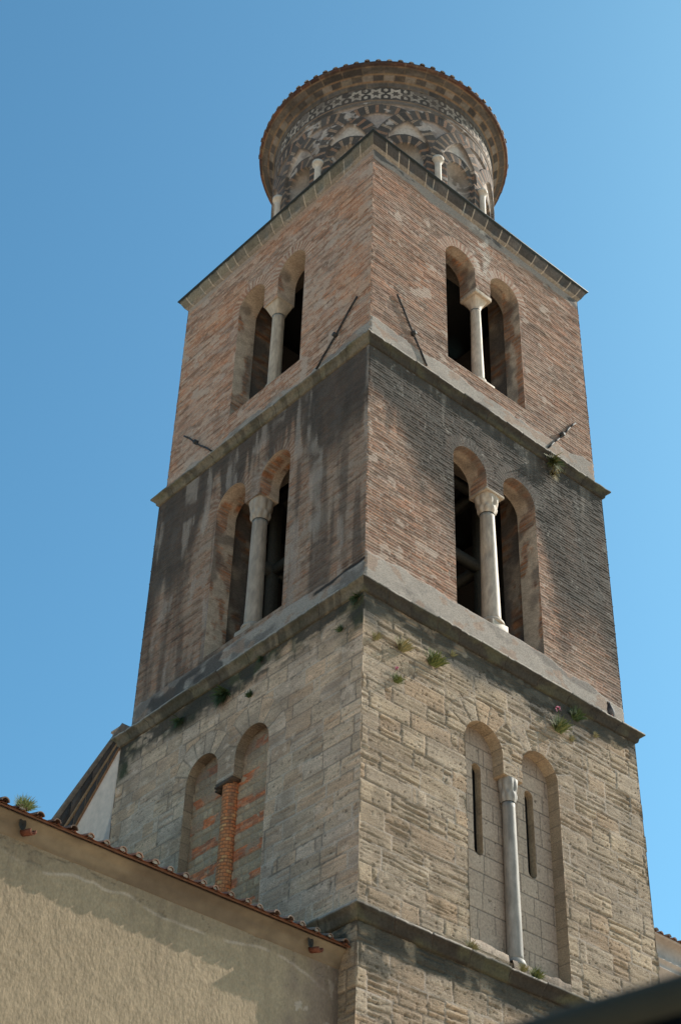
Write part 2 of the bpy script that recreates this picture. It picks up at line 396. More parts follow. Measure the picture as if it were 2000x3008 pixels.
def trav_fn(face, st, lay, rough=1.0, base=None, mort_col=C(.37, .35, .31), extra=None):
    seed = 300 + ord(face) + int(st['z0']); base = TRAV_A if base is None else base
    op = st.get('op')
    def fn(U, Z):
        ri, bi, e = ashlar(U, Z, lay, seed)
        if op is not None:
            for q, c in enumerate(op['c']):
                dx = U - c; dz = Z - op['spring']; r = np.hypot(dx, dz); a = np.arctan2(dz, dx)
                k = np.floor(a / (math.pi / (7 + q))); fk = a / (math.pi / (7 + q)) - k
                Rr = op['r'] + .62 + .10 * h2(k, k * 0 + q, seed)
                ring = (r < Rr) & (dz > -.02) & ((U - op['mid']) * (c - op['mid']) > 0)
                er = np.minimum(np.minimum(fk, 1 - fk) * (math.pi / (7 + q)) * r, Rr - r)
                ri = np.where(ring, 900 + q, ri); bi = np.where(ring, k + 50, bi); e = np.where(ring, er, e)
        t = h2(ri, bi, seed + 1); t2 = h2(ri, bi, seed + 2); t3 = h2(ri, bi, seed + 3); t4 = h2(ri, bi, seed + 4)
        jw = .006 + .022 * fbm(U * 2.5, Z * 2.5, seed + 5)
        mort = ss(jw + .012, jw - .006, e)
        vert = t3 > 2
        A = np.where(vert, Z, U) * .8 + bi * 3.7; B = np.where(vert, U, Z) + ri * 1.9
        st1 = fbm(A * .7, B * 17, seed + 6, 5); st2 = fbm(A * 3, B * 26, seed + 7, 4)
        amp = (.25 + 1.25 * t2 ** 1.5) * rough * np.where(vert, .4, 1)
        D = .016 * (t - .5) * rough - .022 * amp * ss(.52, .36, st1) - .010 * amp * ss(.50, .36, st2)
        D += .010 * rough * (fbm(U * 10, Z * 15, seed + 15, 3) - .5)
        pit = fbm(U * 13, Z * 19, seed + 8, 3); D -= .018 * rough * ss(.70, .78, pit)
        D -= .010 * ss(.07, .0, e) * (.2 + .8 * vn(U * 4, Z * 4, seed + 9)) * rough
        D = D * (1 - mort) + mort * (-.006 * rough - .004 + .012 * rough * (fbm(U * 8, Z * 8, seed + 10) - .4))
        tone = lerp(base * .80, base * 1.14, t)
        tone = lerp(tone, base * C(.95, 1.0, 1.1), (t4 > .72) * .6); tone = lerp(tone, base * C(.98, .84, .74), (t4 < .2) * .5)
        col = tone * (.80 + .40 * st1)[..., None]
        col = lerp(col, base * C(.5, .43, .40), ss(.50, .36, st1) * .45 * np.clip(amp, 0, 1)); col = lerp(col, C(.12, .09, .06), ss(.70, .78, pit) * .7)
        col = lerp(col, base * C(.64, .64, .68), ss(.48, .66, fbm(U * .5, Z * .6, seed + 11)) * .45)
        col = col * (.78 + .44 * fbm(U * 2.2, Z * 3.4, seed + 16, 5))[..., None]; col = lerp(col, base * .48, ss(.56, .72, fbm(U * 1.1, Z * .5, seed + 17, 5)) * .45)
        dj = ss(.44, .54, fbm(U * 1.2, Z * 1.2, seed + 12))
        col = lerp(col, lerp(mort_col, C(.13, .11, .085), dj * .9), mort * .70); D -= .012 * mort * dj * rough
        col = lerp(col, base * C(1.2, 1.25, 1.35), ss(.68, .74, fbm(U * 3, Z * 3.6, seed + 13)) * .5)
        if op is not None and face in 'RL':
            vr = ri >= 900; col = np.where(vr[..., None], col * (1.04 + .22 * (t > .6) * (face == 'L'))[..., None], col); col = lerp(col, base * .35, np.where(vr, ss(.025, .010, e), 0) * (.6 if face == 'L' else .35))
        if extra: D, col = extra(U, Z, D, col, seed)
        return D, col
    return fn
def moss_top(zt, depth, gcol, amt):
    def f(U, Z, D, col, seed):
        m = ss(zt - depth, zt, Z + depth * 1.3 * (fbm(U * .8, Z * .9, seed + 101, 5) - .5) * 2)
        m *= ss(.30, .58, fbm(U * 2.2, Z * 2.6, seed + 102, 5)) * amt + .42 * amt
        blk = ss(.37, .50, fbm(U * 1.7, Z * 3.2, seed + 104, 5)) * ss(zt - depth * 1.0, zt - depth * .35, Z + .25 * (fbm(U * 1.1, Z * 0, seed + 105) - .5))
        col = lerp(col, gcol, np.clip(m, 0, 1))
        return D, lerp(col, C(.06, .058, .048), np.clip(blk * 1.0 * amt, 0, .9))
    return f

tower = empty('bell_tower', 'tall square brick and stone bell tower topped by a round inlaid drum', 'bell tower')
NUS = {}
def lin(a, b, d): return np.linspace(a, b, int(round((b - a) / d)) + 1)
def row_corner(seed, ch, a):
    return lambda z: (h2(np.floor(z / ch), np.floor(z / ch) * 0, seed) - .6) * a - .02 * ss(.6, .75, z / ch - np.floor(z / ch)) * (ch < .2)

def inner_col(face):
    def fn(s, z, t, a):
        c = jamb_col(dict(z0=3), face)(s, z, t, a) * .62  # inner reveal dimmed in its colour for the unlit interior
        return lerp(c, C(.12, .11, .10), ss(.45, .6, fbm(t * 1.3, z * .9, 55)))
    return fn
def brick_storey(st, stR, stL):
    h = st['h']; op = st['op']; mb = MB()
    ol = outline(op); hole = [(ol, lambda U, Z: inside(op, U, Z))]
    fine = lin(-h, h, .04); zf = lin(st['z0'], st['z1'], .025)
    rc = row_corner(3, CH, .034)
    for f in 'RLEN':
        vis = f in 'RL'
        us = fine if vis else lin(-h, h, .12); zs = zf if vis else lin(st['z0'], st['z1'], .12)
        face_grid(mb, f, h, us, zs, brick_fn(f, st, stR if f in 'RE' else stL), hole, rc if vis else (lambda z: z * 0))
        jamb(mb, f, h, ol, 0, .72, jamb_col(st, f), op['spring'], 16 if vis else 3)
        # behind the reveal one wide inner arch spans both lights
        ui = op['c'][0] - ARC - .12, op['c'][1] + ARC + .12; zi = op['spring'] + ARC + .5
        ob = []
        for p, q in zip([(ui[0], op['sill']), (ui[0], zi), (ui[1], zi), (ui[1], op['sill'])], [(ui[0], zi), (ui[1], zi), (ui[1], op['sill']), (ui[0], op['sill'])]):
            n = int(math.dist(p, q) / .08); ob += [(p[0] + (q[0] - p[0]) * i / n, p[1] + (q[1] - p[1]) * i / n) for i in range(n)]
        ob = np.array(ob)
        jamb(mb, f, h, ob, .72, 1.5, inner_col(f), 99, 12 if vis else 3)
        back = lambda U, Z: (U * 0, np.broadcast_to(C(.06, .055, .05), U.shape + (3,)))  # wall backs coloured near black for the unlit interior
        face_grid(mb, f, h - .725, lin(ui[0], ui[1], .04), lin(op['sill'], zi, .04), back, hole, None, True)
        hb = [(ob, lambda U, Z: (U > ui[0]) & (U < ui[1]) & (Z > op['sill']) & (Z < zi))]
        face_grid(mb, f, h - 1.5, lin(-h + 1.5, h - 1.5, .12), lin(st['z0'], st['z1'], .12), back, hb if vis else (), None, True)  # inner openings of the hidden faces stay closed to keep the interior dark
    return mb.build('storey_wall', M_BRICK, tower)
brick_storey(ST3, stain3R, stain3L)
brick_storey(ST2, stain2R, stain2L)

# ---- first storey: travertine with two blind twin arches
NICHE_R = .375; NICHE_L = .29
LAY_R = make_layout(21, 17.6, 26.8, -5.4, 5.4); LAY_L = make_layout(33, 17.6, 26.8, -5.4, 5.4, .36, .56, .5, 1.2)
def storey_one():
    st = ST1; h = st['h']; op = st['op']; mb = MB(); ol = outline(op, 0, .03); hole = [(ol, lambda U, Z: inside(op, U, Z))]
    zs = lin(st['z0'], st['z1'], .027); us = lin(-h, h, .03)
    rc = row_corner(8, .48, .055)
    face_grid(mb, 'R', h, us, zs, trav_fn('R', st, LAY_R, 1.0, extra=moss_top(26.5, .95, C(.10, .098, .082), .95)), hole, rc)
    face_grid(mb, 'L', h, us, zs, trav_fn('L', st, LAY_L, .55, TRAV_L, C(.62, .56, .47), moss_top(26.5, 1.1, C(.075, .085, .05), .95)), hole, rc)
    for f in 'EN':
        face_grid(mb, f, h, lin(-h, h, .15), lin(st['z0'], st['z1'], .15), trav_fn(f, st, LAY_R, .5), (), lambda z: z * 0)
    jamb(mb, 'R', h, ol, 0, NICHE_R, trav_jamb(st, 'R'), op['spring'], 8)
    jamb(mb, 'L', h, ol, 0, NICHE_L, trav_jamb(st, 'L'), op['spring'], 8)
    mb.build('storey_wall', M_TRAV, tower)
    # smooth ashlar infill with two slit windows (right face)
    slits = [dict(c=-.925, r=.155, z0=20.98, z1=23.24), dict(c=.985, r=.155, z0=21.05, z1=23.22)]
    mb = MB(); lay = make_layout(55, 17.9, 24.8, -2, 2, .46, .54, .5, .95); holes = []
    def sl_out(s):
        a = [(s['c'] + s['r'] * math.cos(t), s['z1'] + s['r'] * math.sin(t)) for t in np.linspace(0, math.pi, 16)]
        b = [(s['c'] + s['r'] * math.cos(t), s['z0'] + s['r'] * math.sin(t)) for t in np.linspace(math.pi, 2 * math.pi, 16)]
        k = a + b; out = []
        for p, q in zip(k, k[1:] + k[:1]):
            n = max(1, int(math.dist(p, q) / .04)); out += [(p[0] + (q[0] - p[0]) * i / n, p[1] + (q[1] - p[1]) * i / n) for i in range(n)]
        return np.array(out)
    for s in slits:
        holes.append((sl_out(s), lambda U, Z, s=s: (np.hypot(U - s['c'], np.clip(s['z0'] - Z, 0, 9) + np.clip(Z - s['z1'], 0, 9)) < s['r'])))
    def fn(U, Z):
        ri, bi, e = ashlar(U, Z, lay, 77, .01)
        t = h2(ri, bi, 5); c = lerp(C(.375, .325, .265), C(.43, .375, .305), t) * (.88 + .24 * fbm(U * 3, Z * 3, 6))[..., None]
        p = fbm(U * 9, Z * 11, 8, 3); c = lerp(c, C(.16, .13, .10), ss(.78, .83, p))
        j = ss(.016, .008, e); c = lerp(c, C(.11, .10, .085), j * .85)
        c = lerp(c, C(.22, .195, .165), ss(23.7, 24.3, Z) * .6)
        return -.012 * j - .012 * ss(.78, .83, p), c
    face_grid(mb, 'R', h - NICHE_R, lin(-1.9, 1.96, .025), lin(18.0, 24.55, .03), fn, holes)
    for s, (ol2, _) in zip(slits, holes):
        jamb(mb, 'R', h - NICHE_R, ol2, 0, .21, lambda s_, z, t, a: np.tile(C(.40, .345, .25), z.shape + (1,)).reshape(z.shape + (3,)) * (.8 + .3 * h2(np.floor(z / .5), z * 0, 3))[..., None], 99, 8)
        mb.box(s['c'] - .2, s['c'] + .2, -(h - NICHE_R - .21), -(h - NICHE_R - .25), s['z0'] - .3, s['z1'] + .3, C(.0, .0, .0))  # black plate close behind the slit paints the darkness inside
    mb.build('niche_infill', M_STONE, tower)
    # rubble infill with brick levelling courses (left face)
    mb = MB(); lay2 = make_layout(66, 17.9, 24.8, -2, 2, .17, .30, .2, .5)
    def fn2(U, Z):
        ri, bi, e = ashlar(U, Z, lay2, 91, .05)
        t = h2(ri, bi, 15); band = (ri % 3 == 1)
        c = lerp(C(.44, .33, .21), C(.66, .51, .34), t)
        zz = Z / .075; rr = np.floor(zz); uu = np.floor(U / .26 + h2(rr, rr * 0, 2) * 3); bt = h2(rr, uu, 17)
        cb = PAL[(bt * 6.999).astype(int)] * C(1.75, 1.15, .9) * (.8 + .3 * h2(rr, uu, 18))[..., None]
        bd = band & (fbm(U * 1.6, Z * 1.6, 93) > .36)
        c = np.where(bd[..., None], cb, c)
        j = np.where(bd, ss(.6, .8, zz - rr), ss(.045, .02, e))
        mor = lerp(C(.56, .44, .31), C(.34, .265, .18), fbm(U * 1.4, Z * 1.4, 94))
        c = lerp(c, mor, j * .9); c = lerp(c, mor, ss(.52, .60, fbm(U * 2.2, Z * 2.2, 95, 5)) * .8)
        c = lerp(c, C(.15, .13, .11), ss(23.4, 24.3, Z + .4 * fbm(U, Z, 9)) * .55)
        return .03 * (t - .5) - .025 * j + .02 * (fbm(U * 6, Z * 6, 96) - .5), c
    face_grid(mb, 'L', h - NICHE_L, lin(-1.9, 1.96, .025), lin(18.0, 24.55, .025), fn2)
    mb.build('niche_infill', M_BRICK, tower)
    # sill masonry at the foot of the right niche
    mb = MB()
    def chunk(x0, x1, y0, y1, z0, z1, seed, c):
        n = 9; xs = np.linspace(x0, x1, 26); P = []
        for k, (yy, zz) in enumerate([(y1, z0), (y1, z1 * .6 + z0 * .4), (y1 + .02, z1), (y0, z1 + .02), (y0, z0)]):
            P.append(np.stack([xs, yy + .05 * (vn(xs * 5, xs * 0 + k, seed) - .5), zz + (.10 * (vn(xs * 4, xs * 0 + k, seed + 1) - .5) if k in (2, 3) else 0 * xs)], -1))
        mb.grid(np.stack(P, 1), np.broadcast_to(c, (26, 5, 3)) * (.7 + .6 * h2(np.arange(26)[:, None] + np.zeros(5, int), np.arange(5)[None] + np.zeros((26, 1), int), seed))[..., None])
    chunk(-1.68, -.35, -4.8, -5.13, 17.9, 18.36, 4, C(.36, .32, .26)); chunk(-.30, 1.70, -4.8, -5.20, 17.9, 18.22, 9, C(.22, .19, .15))
    mb.build('niche_sill', M_TRAV, tower)
storey_one()
# ---- base storey
def base_storey():
    st = dict(h=H0, z0=13.4, z1=17.62); mb = MB(); h = H0
    zs = lin(13.4, 17.62, .027); us = lin(-h, h, .03); rc = row_corner(18, .48, .06)
    LB = make_layout(44, 13.0, 18.0, -5.4, 5.4, .40, .62, .4, 1.1)
    face_grid(mb, 'R', h, us, zs, trav_fn('R', st, LB, 1.35, extra=moss_top(17.62, .85, C(.10, .095, .075), 1.0)), (), rc)
    face_grid(mb, 'L', h, lin(-h, h, .04), zs, trav_fn('L', st, LB, 1.2, extra=moss_top(17.62, .75, C(.10, .095, .075), .9)), (), rc)
    for f in 'EN': face_grid(mb, f, h, lin(-h, h, .2), lin(0, 17.62, .2), trav_fn(f, st, LB, .5), (), lambda z: z * 0)
    for f in 'RL': face_grid(mb, f, h, lin(-h, h, .1), lin(0, 13.4, .1), trav_fn(f, st, make_layout(46, -.1, 14, -5.4, 5.4), .8), (), lambda z: z * 0)
    mb.build('storey_wall', M_TRAV, tower)
base_storey()

# ---- string courses and cornice
def moulding(name, prof, seed, cfun, matl, jl=(.7, 1.3), step=.06, hmid=5.2, jdepth=.014, jw=.0018):
    mb = MB(); pr = np.array(prof, float); r = random.Random(seed)
    for f in 'RLEN':
        us = list(lin(-1, 1, step / hmid)); js = [-1.0]
        while js[-1] < 1: js.append(js[-1] + r.uniform(*jl) / hmid)
        js = np.array(js); t = np.unique(np.clip(np.concatenate([us, js - jw * 1.6, js - jw, js, js + jw, js + jw * 1.6]), -1, 1))
        k = np.searchsorted(js, t, 'right'); jd = np.min(np.abs(t[:, None] - js[None, :]), 1) * hmid
        joint = (jd < jw * hmid * 1.1) & (np.abs(t) < .985)
        off = (h2(k, k * 0 + ord(f), seed) - .5) * .022 * (np.abs(t) < .97)
        U = t[:, None] * pr[None, :, 0]; wgt = (np.arange(len(pr)) > 0) & (np.arange(len(pr)) < len(pr) - 1)
        D = np.tile(pr[None, :, 0], (len(t), 1)) + wgt[None] * (off[:, None] - jdepth * joint[:, None])
        n = fbm(t[:, None] * 26 + pr[None, :, 0], pr[None, :, 1] * 9 + 0 * t[:, None], seed) - .5
        D += wgt[None] * n * .02 * (np.abs(t) < .985)[:, None]
        chip = ss(.60, .72, fbm(t * 24, t * 0 + ord(f), seed + 7, 5))[:, None] * ((np.arange(len(pr)) >= len(pr) - 4) & (np.arange(len(pr)) < len(pr) - 1))[None]
        D -= .022 * chip * (np.abs(t) < .98)[:, None]
        Z = np.tile(pr[None, :, 1], (len(t), 1)) + (.03 * (fbm(t * 5, t * 0 + ord(f), seed + 8) - .5) * (1 - t ** 4))[:, None] + wgt[None] * (off[:, None] * .5 + .012 * (fbm(t * 40, t * 0, seed + 5) - .5)[:, None])
        c = cfun(f, t[:, None] * 5.2 + 0 * Z, np.arange(len(pr))[None, :] + 0 * Z, Z, h2(k, k * 0 + ord(f), seed + 2)[:, None] + 0 * Z, joint[:, None] + 0 * Z)
        mb.grid(to_world(f, 0, U, D, Z), c, flip=FLIP[f])
    return mb.build(name, matl, tower)
def course_col(seed, dark=C(.125, .12, .105), pale=C(.22, .21, .18)):
    def f(face, U, K, Z, t, j):
        c = lerp(dark, pale, t) * (.26 if face == 'R' else .62)  # right face much darker: shade on the down-facing moulding painted in
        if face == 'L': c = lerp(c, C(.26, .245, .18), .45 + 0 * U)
        c = c * (.75 + .5 * fbm(U * 3, Z * 9, seed))[..., None]
        c = lerp(c, C(.10, .11, .07), ss(.50, .70, fbm(U * 1.5, Z * 4, seed + 2)) * .6); c = lerp(c, C(.05, .05, .045), ss(.50, .62, fbm(U * 3.5, Z * .6, seed + 4, 5)) * .55)
        c = lerp(c, C(.50, .48, .43), (K >= 6) * (.25 + .6 * (t > .55)))  # pale upper lip paints the sunlit edge line
        return lerp(c, C(.07, .065, .06), j * .8)
    return f
def course_prof(hb, hp, ha, zt):
    return [(hb - .05, zt - .31), (hb + .03, zt - .305), (hb + .07, zt - .27), (hp - .13, zt - .155), (hp - .065, zt - .085), (hp - .005, zt - .055), (hp, zt), (ha - .1, zt + .05)]
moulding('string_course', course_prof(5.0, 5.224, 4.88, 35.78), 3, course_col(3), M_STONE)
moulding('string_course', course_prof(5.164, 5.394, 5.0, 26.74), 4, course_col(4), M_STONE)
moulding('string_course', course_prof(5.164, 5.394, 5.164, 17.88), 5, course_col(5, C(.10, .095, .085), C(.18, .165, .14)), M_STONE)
def corn_col(face, U, K, Z, t, j):
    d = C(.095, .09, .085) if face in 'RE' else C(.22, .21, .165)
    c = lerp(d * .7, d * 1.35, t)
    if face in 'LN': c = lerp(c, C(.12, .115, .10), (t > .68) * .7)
    c = c * (.75 + .5 * fbm(U * 4, Z * 7, 9))[..., None]
    c = np.where((K <= 2)[..., None], lerp(C(.33, .31, .27), C(.2, .19, .17), fbm(U * 2, Z * 5, 8)), c)
    return lerp(c, C(.46, .42, .35), j * .8)
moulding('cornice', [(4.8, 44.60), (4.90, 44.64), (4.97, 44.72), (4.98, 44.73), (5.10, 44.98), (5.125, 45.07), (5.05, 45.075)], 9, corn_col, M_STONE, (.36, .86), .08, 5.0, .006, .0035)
mb = MB(); mb.box(-5.185, 5.185, -5.185, 5.185, 45.078, 45.125); mb.build('cornice_flashing', M_LEAD, tower)
for z in (44.3, 35.55, 26.6):
    mb = MB(); mb.box(-4.0, 4.0, -4.0, 4.0, z - .3, z); mb.build('floor_slab', M_DARK, tower)

# ---- window columns
def capital(mb, cx, cy, z0, z1, r0, w, kind, c, axis='R'):
    n = 48; an = np.linspace(0, 2 * np.pi, n, endpoint=False); K = 14
    P = np.zeros((n, K + 2, 3)); cc = np.zeros((n, K + 2, 3))
    sq = 1 / np.maximum(np.abs(np.cos(an)), np.abs(np.sin(an)))
    for k in range(K):
        t = k / (K - 1); z = z0 + (z1 - z0) * t
        if kind == 'plain':
            s_ = t ** 1.6; r = (r0 * 1.0) * (1 - s_) + s_ * w * sq * .98
        elif kind == 'fluted':
            s_ = t ** .9; r = r0 * (1 - s_) + s_ * w * sq; r = r * (1 - .055 * (np.sin(an * 24) > .2) * (t < .93) * (t > .05))
        else:
            s_ = t ** 2.0; leaf = .17 * np.abs(np.cos(an * 4)) * math.sin(min(1, t * 2.1) * math.pi) + .17 * np.abs(np.sin(an * 4)) * math.sin(max(0, t * 1.7 - .55) / 1.15 * math.pi)
            r = r0 * 1.04 * (1 - s_) + s_ * w * (.55 + .45 * sq) + r0 * leaf * 1.6 + r0 * .10 * (fbm(an * 7, an * 0 + t * 9, 4) - .5)
        P[:, k] = np.stack([cx + r * np.cos(an), cy + r * np.sin(an), 0 * an + z], -1)
        cc[:, k] = c * (.8 + .35 * fbm(an * 6, an * 0 + t * 7, 12))[:, None]
    P[:, K] = P[:, K - 1]; P[:, K, 2] = z1 + .001; P[:, K + 1] = (cx, cy, z1 + .001); cc[:, K:] = c
    mb.grid(P, cc, wrap=True)
def window_column(face, st, depth, r0, r1, zb, zc, capkind, capw, c, label=None, plinth=None, chip=False, base=None, imp=0):
    """shaft with its capital and base; face R or L"""
    h = st['h']; u = st['op']['mid']
    cx, cy = (u, -(h - depth)) if face == 'R' else (-(h - depth), u)
    mb = MB(); zt = zc - .01; pr = [(0, zb)] + [(r0 * 1.0 + (r1 - r0) * t, zb + (zt - zb) * t) for t in np.linspace(0, 1, 30)] + [(0, zt)]
    def fn(R, Z, A):
        n = .012 * (fbm(A * 2, Z * 1.2, 31) - .5)
        if chip: n = n - .05 * ss(.0, .3, .35 - np.abs(Z - (zb + 2.3))) * (np.abs(((A - math.radians(200) + math.pi) % (2 * math.pi)) - math.pi) < .7)
        return R + (R > .02) * n
    an_ = np.linspace(0, 2 * np.pi, 32, endpoint=False)[:, None]; pz_ = np.array(pr)[None, :, 1]; A_, Z_ = np.broadcast_arrays(an_, pz_)
    cv = c * (.80 + .40 * fbm(np.abs(A_ - np.pi) * 2, Z_ * 1.6, 35, 5))[..., None]
    cv = lerp(cv, C(.20, .19, .175), ss(.05, .01, np.abs(fbm(np.abs(A_ - np.pi) * 1.2 + Z_ * .8, Z_ * .9, 37, 4) - .5)) * .35)
    cv = lerp(cv, c * .5, ss(.55, .72, fbm(np.abs(A_ - np.pi) * 3, Z_ * .5, 39, 4)) * .6)
    mb.lathe(pr, cx, cy, 32, cv, fn)
    o = mb.build('window_column', M_MARBLE, tower, True)
    if label: o['label'] = label
    if imp:
        mb = MB(); z0 = st['op']['imp'] - .004; w = .375
        q = (u - w, u + w, -(h + .012), -(h - .70)) if face == 'R' else (-(h + .012), -(h - .70), u - w, u + w)
        mb.box(*q, z0, z0 + imp, c * .9); ib = mb.build('impost_block', M_STONE, o); bv = ib.modifiers.new('bevel', 'BEVEL'); bv.width = .02; bv.segments = 2
    mb = MB(); capital(mb, cx, cy, zc, st['op']['imp'], r1 * 1.04, capw, capkind, c * 1.02); mb.build('capital', M_MARBLE, o)
    mb = MB()
    if plinth:
        du0, du1, dd0, dd1, z0, z1 = plinth
        if face == 'R': mb.box(u + du0, u + du1, -(h - dd0), -(h - dd1), z0, z1, c * .95)
        else: mb.box(-(h - dd0), -(h - dd1), u + du0, u + du1, z0, z1, c * .95)
    zz = zb
    mb.lathe([(0, zz - .12), (r0 * 1.28, zz - .12), (r0 * 1.34, zz - .06), (r0 * 1.22, zz), (r0 * 1.16, zz + .03), (r0 * 1.02, zz + .07), (0, zz + .08)], cx, cy, 28, c * .95)
    b = mb.build('column_base', M_MARBLE, o)
    bv = b.modifiers.new('bevel', 'BEVEL'); bv.width = .03; bv.segments = 2; bv.limit_method = 'ANGLE'
    return o
LIME = C(.50, .455, .37); GREYC = C(.42, .40, .34)
window_column('R', ST3, .38, .205, .165, 37.68, 40.86, 'plain', .30, C(.56, .51, .42), 'slim pale column with plain flared capital', (-.30, .46, .10, .62, 37.30, 37.58), imp=.17)
window_column('L', ST3, .38, .215, .20, 37.62, 40.82, 'fluted', .33, C(.47, .415, .325), 'column with fluted capital on a long slab', (-.26, .78, .10, .64, 37.30, 37.50))
window_column('R', ST2, .36, .275, .215, 28.30, 32.15, 'leaf', .33, C(.46, .42, .345), 'thick chipped column with leaf capital', (-.3, .34, .05, .66, 27.88, 28.2), True, imp=.09)
window_column('L', ST2, .36, .255, .225, 28.25, 32.05, 'leaf', .33, C(.38, .345, .285), 'grey column with worn leaf capital', (-.3, .42, .05, .64, 27.88, 28.14))
window_column('R', ST1, .21, .195, .168, 18.30, 22.55, 'leaf', .235, C(.31, .31, .285), 'veined grey marble column with leaf capital', None)
# brick column of the left blind window
mb = MB(); zs = lin(17.95, 23.13, .02); an = np.linspace(0, 2 * np.pi, 72, endpoint=False); A, Z = np.meshgrid(an, zs, indexing='ij')
row = np.floor(Z / .098); fz = Z / .098 - row; kk = np.floor(A / (2 * np.pi) * 9 + .5 * (row % 2)); fk = A / (2 * np.pi) * 9 + .5 * (row % 2) - kk
mo = np.maximum(ss(.70, .80, fz), (fk < .07) * .9); t = h2(row, kk, 3)
c = lerp(lerp(C(.74, .27, .105), C(.60, .31, .15), t), C(.78, .44, .20), (t > .85) * 1.0); c = lerp(c, C(.16, .10, .07), mo * .75)
c = lerp(c, C(.2, .12, .09), ss(.55, .7, fbm(A * 1.5, Z * .8, 8)) * .5)
R_ = .225 + .012 * (h2(row, row * 0, 5) - .5) - .014 * mo
mb.grid(np.stack([-(5.164 - .235) + R_ * np.cos(A), .03 + R_ * np.sin(A), Z], -1), c, wrap=True)
bc = mb.build('brick_column', M_BRICK, tower)
mb = MB(); mb.box(-5.185, -4.88, -.30, .38, 23.13, 23.20, C(.13, .10, .075)); mb.box(-5.20, -4.90, -.16, .40, 23.08, 23.13, C(.11, .085, .065)); mb.box(-5.13, -4.90, .28, .46, 23.03, 23.08, C(.10, .08, .06)); mb.build('impost_slab', M_STONE, bc)

# ---- iron tie anchors on the third storey
def anchor(face, p, q, k, label):
    W3 = lambda u, z, d: tuple(to_world(face, 4.88, np.array(u), np.array(d), np.array(z)))
    mb = MB(); mid = [(p[0] * (1 - t) + q[0] * t, p[1] * (1 - t) + q[1] * t + .03 * math.sin(t * 9)) for t in np.linspace(0, 1, 6)]
    for a, b in zip(mid[:-1], mid[1:]): mb.bar(W3(a[0], a[1], .05), W3(b[0], b[1], .05), .032, 6)
    o = mb.build('tie_anchor', M_IRON, tower); o['label'] = label
    mb = MB(); mb.bar(W3(k[0], k[1], -.05), W3(k[0], k[1], .13), .075, 8); mb.build('anchor_knob', M_IRON, o)
anchor('L', (-4.34, 38.05), (-2.56, 36.25), (-3.39, 37.10), 'long slanting iron bar near the front corner, left face')
anchor('L', (4.13, 38.02), (2.46, 36.25), (3.39, 37.25), 'short slanting iron bar near the far left corner')
anchor('R', (-3.85, 38.46), (-2.63, 36.25), (-3.17, 37.26), 'long slanting iron bar near the front corner, right face')
anchor('R', (4.09, 38.23), (2.66, 36.25), (3.38, 37.27), 'short slanting iron bar near the far right corner')

# ------------------------------------------------------------------ drum with interlaced arches
DR = 4.16; A0 = math.radians(224.65); STEP = math.radians(30); SPR = 48.22
BLK = C(.055, .052, .05); ORG = C(.40, .20, .11); CRM = C(.42, .34, .25); WHT = C(.56, .52, .45)
def star(x, y, r):
    q3 = math.sqrt(3) / 2; v = np.zeros(x.shape, bool)
    for s in (1, -1):
        xx = x * s
        v |= (xx > -r / 2) & (xx * .5 + y * q3 < r / 2) & (xx * .5 - y * q3 < r / 2)
    return v
def voussoir(a, Rm, seed, w=.15):
    """dark stones split by pairs of thin bricks; a = angle, Rm = radius"""
    L = a * Rm / .37; k = np.floor(L); f = L - k; t = h2(k, k * 0, seed)
    dk = lerp(C(.075, .07, .066), C(.15, .138, .125), t); 
    br = lerp(ORG, CRM, h2(k, k * 0 + 7, seed) * 1.0)
    c = np.where((f < .32)[..., None], br, dk)
    c = np.where((np.abs(f - .16) < .03)[..., None] | (np.abs(f) < .03)[..., None] | (np.abs(f - .32) < .03)[..., None], C(.20, .165, .13), c)
    return c
